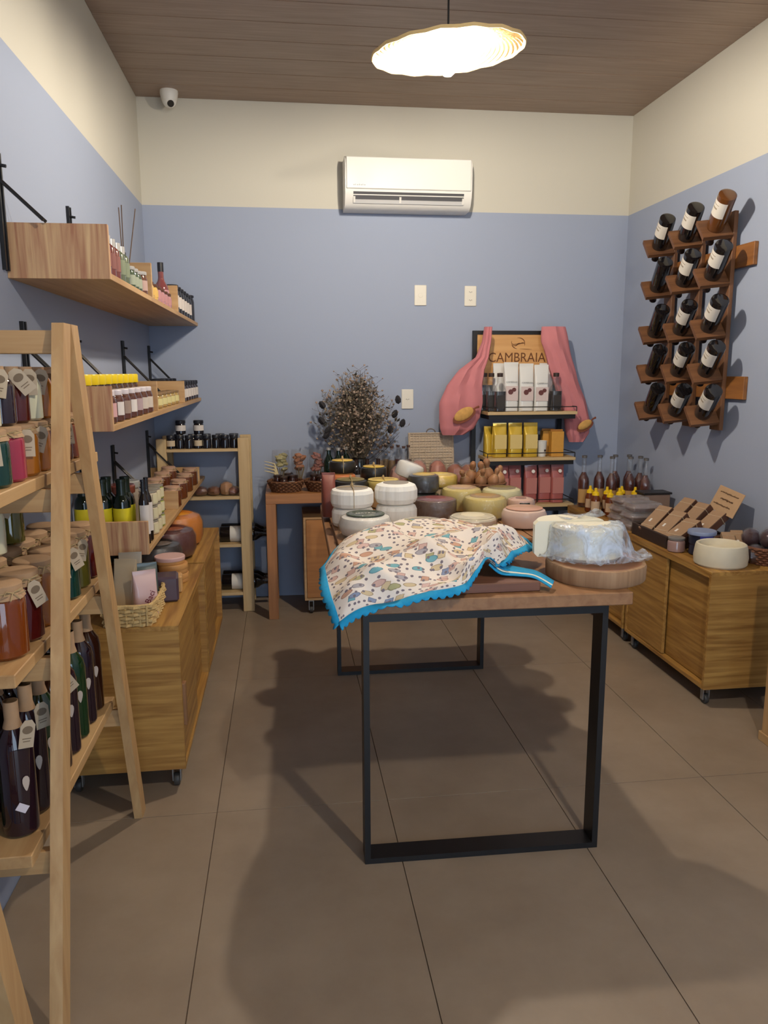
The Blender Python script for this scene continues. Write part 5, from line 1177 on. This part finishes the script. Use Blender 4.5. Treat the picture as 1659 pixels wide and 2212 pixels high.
basket('wicker_basket', 'flat brown basket of gourd-shaped cheeses at the table rear', (0.955, 3.675, ZG), 0.10, 0.112, 0.026, BRW, rings=3)
GRD = plain('gourd_cheese', (150, 106, 72), 0.5, noise=0.2, nscale=20)
GP = [(0, 0.0), (0.022, 0.002), (0.033, 0.018), (0.034, 0.032), (0.024, 0.05), (0.012, 0.06), (0.011, 0.066), (0.016, 0.074), (0.015, 0.086), (0.007, 0.094), (0, 0.095)]
for i, (x, yy, s, tx, ty) in enumerate(((0.875, 3.655, 0.95, 20, -25), (0.928, 3.612, 0.95, 18, -6), (0.985, 3.612, 0.95, 18, 8), (1.035, 3.66, 1.0, 14, 20), (0.905, 3.725, 1.15, -4, -12), (0.955, 3.680, 1.15, 0, 4), (1.005, 3.735, 1.25, 0, 10))):
    t = thing('gourd_cheese', '%s gourd-shaped brown cheese in the flat basket' % ORD[i], 'cheese', (x, yy, ZG+0.012), 0, 'gourd-shaped cheeses', (radians(tx), radians(ty), 0.6*i))
    part('body', MB().lathe([(a*s*0.86, b*s*1.08) for a, b in GP], 18, wob=lambda a, k: 1+0.05*sin(a*3+k)), GRD, t)
    part('string', MB().tube([(0.0125*s*cos(2*pi*k/12), 0.0125*s*sin(2*pi*k/12), 0.063*s) for k in range(12)], 0.0018, 5, closed=True).tube([(0.01, 0, 0.063*s), (0.026, 0.01, 0.08*s), (0.03, 0.012, 0.066*s)], 0.0013, 4), TWINE(), t)
t = thing('red_salami_bag', 'dull red wrapped bag at the left edge of the cheese table', 'bag', (0.187, 3.42, ZT+0.02), 0)
part('bag', pouch(0.03, 0.07, 0.19, 77), plain('dull_red', (122, 66, 58), 0.5, noise=0.2, nscale=20), t)

# cut cheese on a log slice
t = thing('log_slice', 'thick round log slice board at the front right table corner', 'board', (0.982, 2.315, ZT))
lw = lambda a, k: 1+0.02*sin(a*3+0.5)+0.012*sin(a*7)
part('bark_edge', MB().lathe([(0, 0), (0.152, 0), (0.156, 0.006), (0.157, 0.046), (0.154, 0.052), (0.143, 0.054)], 60, wob=lw), wood('log_bark', (164, 132, 100), (128, 96, 68), 'z', 1.5, 0.7, 0.7), t)
part('cut_face', MB().lathe([(0.143, 0.0538), (0, 0.0545)], 60, wob=lw), wood('log_face', (150, 104, 72), (124, 82, 54), 'x', 0.9, 0.5, 0.6), t)
ZLOG = ZT+0.055
def half_wheel(label, x, yy, r, h, rz, mat):
    t = thing('cut_cheese', label, 'cheese', (x, yy, ZLOG), rz)
    n = 28; e = 0.012
    prof = [(0, 0), (r-e, 0), (r, e), (r, h-e), (r-e, h), (0, h)]
    m = MB(); rows = []
    for rr, z in prof[1:-1]: rows.append([(rr*cos(pi*i/n), rr*sin(pi*i/n), z) for i in range(n+1)])
    m.grid(rows)
    m.add([(p[0], p[1], 0) for p in rows[0]], [tuple(range(n, -1, -1))]); m.add([(p[0], p[1], h) for p in rows[-1]], [tuple(range(n+1))])
    m.add([(-(r-e), 0, 0), (r-e, 0, 0), (r, 0, e), (r, 0, h-e), (r-e, 0, h), (-(r-e), 0, h), (-r, 0, h-e), (-r, 0, e)], [tuple(range(8))])
    part('cheese_body', m, mat, t)
    return t
FRESH = plain('fresh_white_cheese', (236, 230, 208), 0.45, noise=0.04, nscale=8, bump=0.06)
half_wheel('rear half of the big white cut cheese on the log slice', 0.915, 2.375, 0.120, 0.118, 0.0, FRESH)
B = half_wheel('front half of the big white cut cheese, wrapped in film', 0.965, 2.366, 0.115, 0.114, pi, FRESH)
P = []; n = 44; q = random.Random(3)
for k, (rr, z) in enumerate(((0.075, 0.1165), (0.112, 0.1145), (0.121, 0.104), (0.123, 0.075), (0.125, 0.045), (0.128, 0.02), (0.140, 0.006), (0.155, 0.004))):
    row = []
    for i in range(n+1):
        a = pi*(-0.02+1.04*i/n); fl = 1.0
        if k >= 3 and i > n*0.62: fl = 1+0.34*((k-2)/5)*min(1.0, (i-n*0.62)/(n*0.22))
        w = 1+(0.012*sin(i*1.9+k*1.3)+q.uniform(-.010, .014))*(0.4+k/5)
        row.append((rr*fl*w*cos(a), rr*fl*w*sin(a)*1.0, z+q.uniform(-.002, .002)+(0.012*abs(sin(i*0.9)) if k == 7 else 0)))
    P.append(row)
part('plastic_wrap', MB().grid(P), film('cling_film', (214, 228, 248), 0.75, patchy=True), B, smooth=60)
P = []
for k in range(6):
    P.append([(-0.07+0.02*i, -0.01+0.022*k+0.004*sin(i+k), 0.1185+0.003*sin(i*1.7+k)+0.018*max(0, k-3)*(0.5+0.5*sin(i*0.8))) for i in range(8)])
part('film_flap', MB().grid(P), film('cling_film', (214, 228, 248), 0.75, patchy=True), B, (0.0, -0.11, 0.0), smooth=60)
tag(part('cutting_board', MB().box(-0.205, 0.185, -0.13, 0.13, 0, 0.030, ch=0.003), wood('board_brown', (124, 84, 66), (96, 62, 48), 'x', 1.0, 0.45, 0.6), None, (0.565, 2.30, ZT), smooth=0), 'dark brown cutting board partly under the printed tea towel', 'board')

# ------------------------------------------------------------------ printed tea towel with blue crochet edge
def towel_mat():
    m, nt, b = new_mat('towel_print')
    uv = nt.nodes.new('ShaderNodeUVMap'); uv.uv_map = 'UVMap'
    N = nt.nodes.new; L = nt.links.new
    def layer(scale, rnd, thr, loc):
        mp = N('ShaderNodeMapping'); mp.inputs['Scale'].default_value = (scale, scale, scale); mp.inputs['Location'].default_value = loc
        L(uv.outputs[0], mp.inputs[0])
        nz = N('ShaderNodeTexNoise'); nz.inputs['Scale'].default_value = 2.2; L(mp.outputs[0], nz.inputs['Vector'])
        mxv = N('ShaderNodeMix'); mxv.data_type = 'VECTOR'; mxv.inputs['Factor'].default_value = 0.16
        L(mp.outputs[0], mxv.inputs['A']); L(nz.outputs['Color'], mxv.inputs['B'])
        v = N('ShaderNodeTexVoronoi'); v.voronoi_dimensions = '2D'; v.inputs['Scale'].default_value = 1.0; v.inputs['Randomness'].default_value = rnd
        L(mxv.outputs['Result'], v.inputs['Vector'])
        lt = N('ShaderNodeMath'); lt.operation = 'LESS_THAN'; lt.inputs[1].default_value = thr; L(v.outputs['Distance'], lt.inputs[0])
        sp = N('ShaderNodeSeparateColor'); L(v.outputs['Color'], sp.inputs[0])
        return lt, sp, v
    def shapes(sx, sy, metric, thr, loc, gate_lo, seed_out):
        mp = N('ShaderNodeMapping'); mp.inputs['Scale'].default_value = (sx, sy, 1); mp.inputs['Location'].default_value = loc; mp.inputs['Rotation'].default_value = (0, 0, loc[2])
        L(uv.outputs[0], mp.inputs[0])
        nz = N('ShaderNodeTexNoise'); nz.inputs['Scale'].default_value = 3.0; L(mp.outputs[0], nz.inputs['Vector'])
        mxv = N('ShaderNodeMix'); mxv.data_type = 'VECTOR'; mxv.inputs['Factor'].default_value = 0.10
        L(mp.outputs[0], mxv.inputs['A']); L(nz.outputs['Color'], mxv.inputs['B'])
        v = N('ShaderNodeTexVoronoi'); v.voronoi_dimensions = '2D'; v.distance = metric; v.inputs['Scale'].default_value = 1.0; v.inputs['Randomness'].default_value = 0.7
        L(mxv.outputs['Result'], v.inputs['Vector'])
        lt = N('ShaderNodeMath'); lt.operation = 'LESS_THAN'; lt.inputs[1].default_value = thr; L(v.outputs['Distance'], lt.inputs[0])
        sp = N('ShaderNodeSeparateColor'); L(v.outputs['Color'], sp.inputs[0])
        g = N('ShaderNodeMath'); g.operation = 'GREATER_THAN'; g.inputs[1].default_value = gate_lo; L(sp.outputs['Green'], g.inputs[0])
        mm = N('ShaderNodeMath'); mm.operation = 'MULTIPLY'; L(lt.outputs[0], mm.inputs[0]); L(g.outputs[0], mm.inputs[1])
        rp = N('ShaderNodeValToRGB'); rp.color_ramp.interpolation = 'CONSTANT'; els = rp.color_ramp.elements
        els[0].position = 0; els[0].color = lin(PAL[0][1]); els[1].position = PAL[1][0]; els[1].color = lin(PAL[1][1])
        for p_, c2 in PAL[2:]:
            e = els.new(p_); e.color = lin(c2)
        L(sp.outputs['Red'], rp.inputs['Fac'])
        # thin darker contour round the motif
        lo = N('ShaderNodeMath'); lo.operation = 'LESS_THAN'; lo.inputs[1].default_value = thr*0.82; L(v.outputs['Distance'], lo.inputs[0])
        dk = N('ShaderNodeMix'); dk.data_type = 'RGBA'; dk.blend_type = 'MULTIPLY'; dk.inputs['B'].default_value = (0.62, 0.6, 0.62, 1)
        inv = N('ShaderNodeMath'); inv.operation = 'SUBTRACT'; inv.inputs[0].default_value = 1.0; L(lo.outputs[0], inv.inputs[1]); L(inv.outputs[0], dk.inputs['Factor']); L(rp.outputs['Color'], dk.inputs['A'])
        return mm, dk
    PAL = [(0.0, (204, 168, 156)), (0.16, (166, 160, 164)), (0.3, (206, 184, 146)), (0.46, (112, 166, 176)), (0.56, (198, 154, 130)), (0.7, (172, 166, 122)), (0.84, (214, 180, 170)), (0.93, (134, 146, 172))]
    pots, pcol = shapes(19, 22, 'CHEBYCHEV', 0.25, (0.3, 0.7, 0.2), 0.35, 0)
    pans, ncol = shapes(15, 30, 'EUCLIDEAN', 0.31, (2.1, 5.3, -0.25), 0.42, 1)
    base = N('ShaderNodeMix'); base.data_type = 'RGBA'; base.inputs['A'].default_value = lin((230, 218, 206)); L(pcol.outputs['Result'], base.inputs['B']); L(pots.outputs[0], base.inputs['Factor'])
    small, ssp, sv = layer(52, 0.9, 0.24, (3.3, 1.7, 0))
    gate = N('ShaderNodeMath'); gate.operation = 'GREATER_THAN'; gate.inputs[1].default_value = 0.45; L(ssp.outputs['Green'], gate.inputs[0])
    sm = N('ShaderNodeMath'); sm.operation = 'MULTIPLY'; L(small.outputs[0], sm.inputs[0]); L(gate.outputs[0], sm.inputs[1])
    m1 = N('ShaderNodeMix'); m1.data_type = 'RGBA'; L(base.outputs['Result'], m1.inputs['A']); L(ncol.outputs['Result'], m1.inputs['B']); L(pans.outputs[0], m1.inputs['Factor'])
    m2 = N('ShaderNodeMix'); m2.data_type = 'RGBA'; L(m1.outputs['Result'], m2.inputs['A']); m2.inputs['B'].default_value = lin((120, 110, 118)); L(sm.outputs[0], m2.inputs['Factor'])
    L(m2.outputs['Result'], b.inputs['Base Color'])
    b.inputs['Roughness'].default_value = 0.85
    w = N('ShaderNodeTexWave'); w.inputs['Scale'].default_value = 60; L(uv.outputs[0], w.inputs['Vector'])
    bp = N('ShaderNodeBump'); bp.inputs['Strength'].default_value = 0.08; bp.inputs['Distance'].default_value = 0.002; L(w.outputs['Fac'], bp.inputs['Height']); L(bp.outputs['Normal'], b.inputs['Normal'])
    return m
CTRL = [
 [(.140, 2.112, .800), (.205, 2.108, .846), (.300, 2.108, .866), (.400, 2.108, .880), (.490, 2.110, .897), (.545, 2.155, .930), (.590, 2.205, .957), (.640, 2.240, .925)],
 [(.120, 2.185, .862), (.200, 2.165, .912), (.300, 2.165, .922), (.400, 2.170, .930), (.490, 2.180, .942), (.560, 2.220, .962), (.615, 2.260, .972), (.680, 2.290, .935)],
 [(.112, 2.320, .895), (.195, 2.300, .945), (.300, 2.300, .972), (.400, 2.300, .962), (.500, 2.310, .978), (.590, 2.335, .972), (.655, 2.345, .985), (.720, 2.360, .938)],
 [(.118, 2.450, .892), (.210, 2.450, .968), (.310, 2.450, .992), (.410, 2.460, .982), (.520, 2.470, .998), (.625, 2.455, .975), (.700, 2.430, .990), (.770, 2.420, .935)],
 [(.150, 2.580, .895), (.235, 2.590, .962), (.330, 2.610, .985), (.430, 2.630, .975), (.545, 2.620, .985), (.655, 2.570, .968), (.745, 2.510, .975), (.810, 2.475, .925)],
 [(.185, 2.690, .905), (.262, 2.720, .940), (.350, 2.755, .955), (.450, 2.765, .955), (.575, 2.745, .950), (.700, 2.670, .945), (.800, 2.580, .945), (.850, 2.530, .905)]]
def cr(p0, p1, p2, p3, t):
    return 0.5*((2*p1)+(-p0+p2)*t+(2*p0-5*p1+4*p2-p3)*t*t+(-p0+3*p1-3*p2+p3)*t*t*t)
def spline(pts, n):
    pts = [Vector(p) for p in pts]; out = []; m = len(pts)
    for i in range(n+1):
        u = (m-1)*i/n; k = min(int(u), m-2); t = u-k
        out.append(cr(pts[max(k-1, 0)], pts[k], pts[k+1], pts[min(k+2, m-1)], t))
    return out
NU, NV = 84, 64
rows = [spline(r, NU) for r in CTRL]
cols = [spline([rows[i][j] for i in range(len(rows))], NV) for j in range(NU+1)]
G = [[cols[j][i] for j in range(NU+1)] for i in range(NV+1)]
tw_o = Vector((0.45, 2.40, 0.89))
GR = []
for i in range(NV+1):
    row = []
    for j in range(NU+1):
        u, v = j/NU, i/NV; p = G[i][j]
        wr_ = 0.013*sin(u*17+v*9)*sin(v*8+1.3)+0.012*sin(u*11-v*15+2)+(0.008+0.016*u)*(1-abs(sin(u*9+v*5)))**2+0.012*(1-abs(sin(u*5-v*8+1)))**3+0.003*sin(u*37+v*25)
        ed = min(1, 8*min(u, 1-u, v, 1-v)+0.25)
        row.append(Vector((p.x, p.y-wr_*0.4*ed, p.z+wr_*ed))-tw_o)
    GR.append(row)
tt = thing('tea_towel', 'crumpled kitchen-print tea towel with blue crochet edge on the table', 'tea towel', tw_o)
cl = MB().grid(GR)
me = cl.mesh('cloth', 60)
uvl = me.uv_layers.new(name='UVMap')
for poly in me.polygons:
    for li in poly.loop_indices:
        vi = me.loops[li].vertex_index; i, j = divmod(vi, NU+1)
        uvl.data[li].uv = (0.80*j/NU, 0.78*i/NV)
clo = part('cloth', me, towel_mat(), tt)
sm_ = clo.modifiers.new('thick', 'SOLIDIFY'); sm_.thickness = 0.0018
BLUE = plain('blue_crochet', (26, 146, 196), 0.85, noise=0.15, nscale=80, bump=0.3)
def trim(edge, inward, w=0.02, dens=3):
    """scalloped strip that continues the cloth beyond its edge"""
    P0, P1, P2 = [], [], []
    for k, (e, inn) in enumerate(zip(edge, inward)):
        d = (e-inn); d = d.normalized() if d.length > 1e-6 else Vector((0, -1, 0))
        P0.append(e-d*0.004+Vector((0, 0, 0.0016))); P1.append(e+d*w*0.6+Vector((0, 0, 0.0012)))
        P2.append(e+d*w*(0.75+0.45*abs(sin(k*pi/dens)))+Vector((0, 0, 0.001)))
    m = MB().grid([P0, P1, P2])
    o = part('crochet_trim', m, BLUE, clo, smooth=60)
    s = o.modifiers.new('thick', 'SOLIDIFY'); s.thickness = 0.003
trim(GR[0], GR[3], 0.020); trim([r[0] for r in GR], [r[3] for r in GR], 0.024)
trim([r[-1] for r in GR], [r[-4] for r in GR], 0.022); trim(GR[-1], GR[-4], 0.014)
# folded corner lying on the board with its striped trim
A = [(.60, 2.215, .935), (.64, 2.225, .902), (.69, 2.215, .897), (.735, 2.190, .895), (.775, 2.150, .874)]
Bp = [(.62, 2.26, .940), (.66, 2.265, .908), (.71, 2.255, .899), (.75, 2.225, .897), (.79, 2.175, .880)]
Cp = [(.63, 2.30, .94), (.68, 2.30, .912), (.73, 2.285, .902), (.765, 2.25, .899), (.80, 2.195, .882)]
fa, fb, fc = [[p-tw_o for p in spline(x, 24)] for x in (A, Bp, Cp)]
f1 = part('folded_hem', MB().grid([fa, [a.lerp(b, 0.45) for a, b in zip(fa, fb)]]), BLUE, clo, smooth=60)
f2 = part('folded_stripe', MB().grid([[a.lerp(b, 0.45) for a, b in zip(fa, fb)], [a.lerp(b, 0.75) for a, b in zip(fa, fb)]]), plain('stripe_white', (226, 224, 206), 0.8), clo, smooth=60)
f3 = part('folded_hem', MB().grid([[a.lerp(b, 0.75) for a, b in zip(fa, fb)], fb, fc]), BLUE, clo, smooth=60)
for o in (f1, f2, f3):
    s = o.modifiers.new('thick', 'SOLIDIFY'); s.thickness = 0.003; s.offset = 1
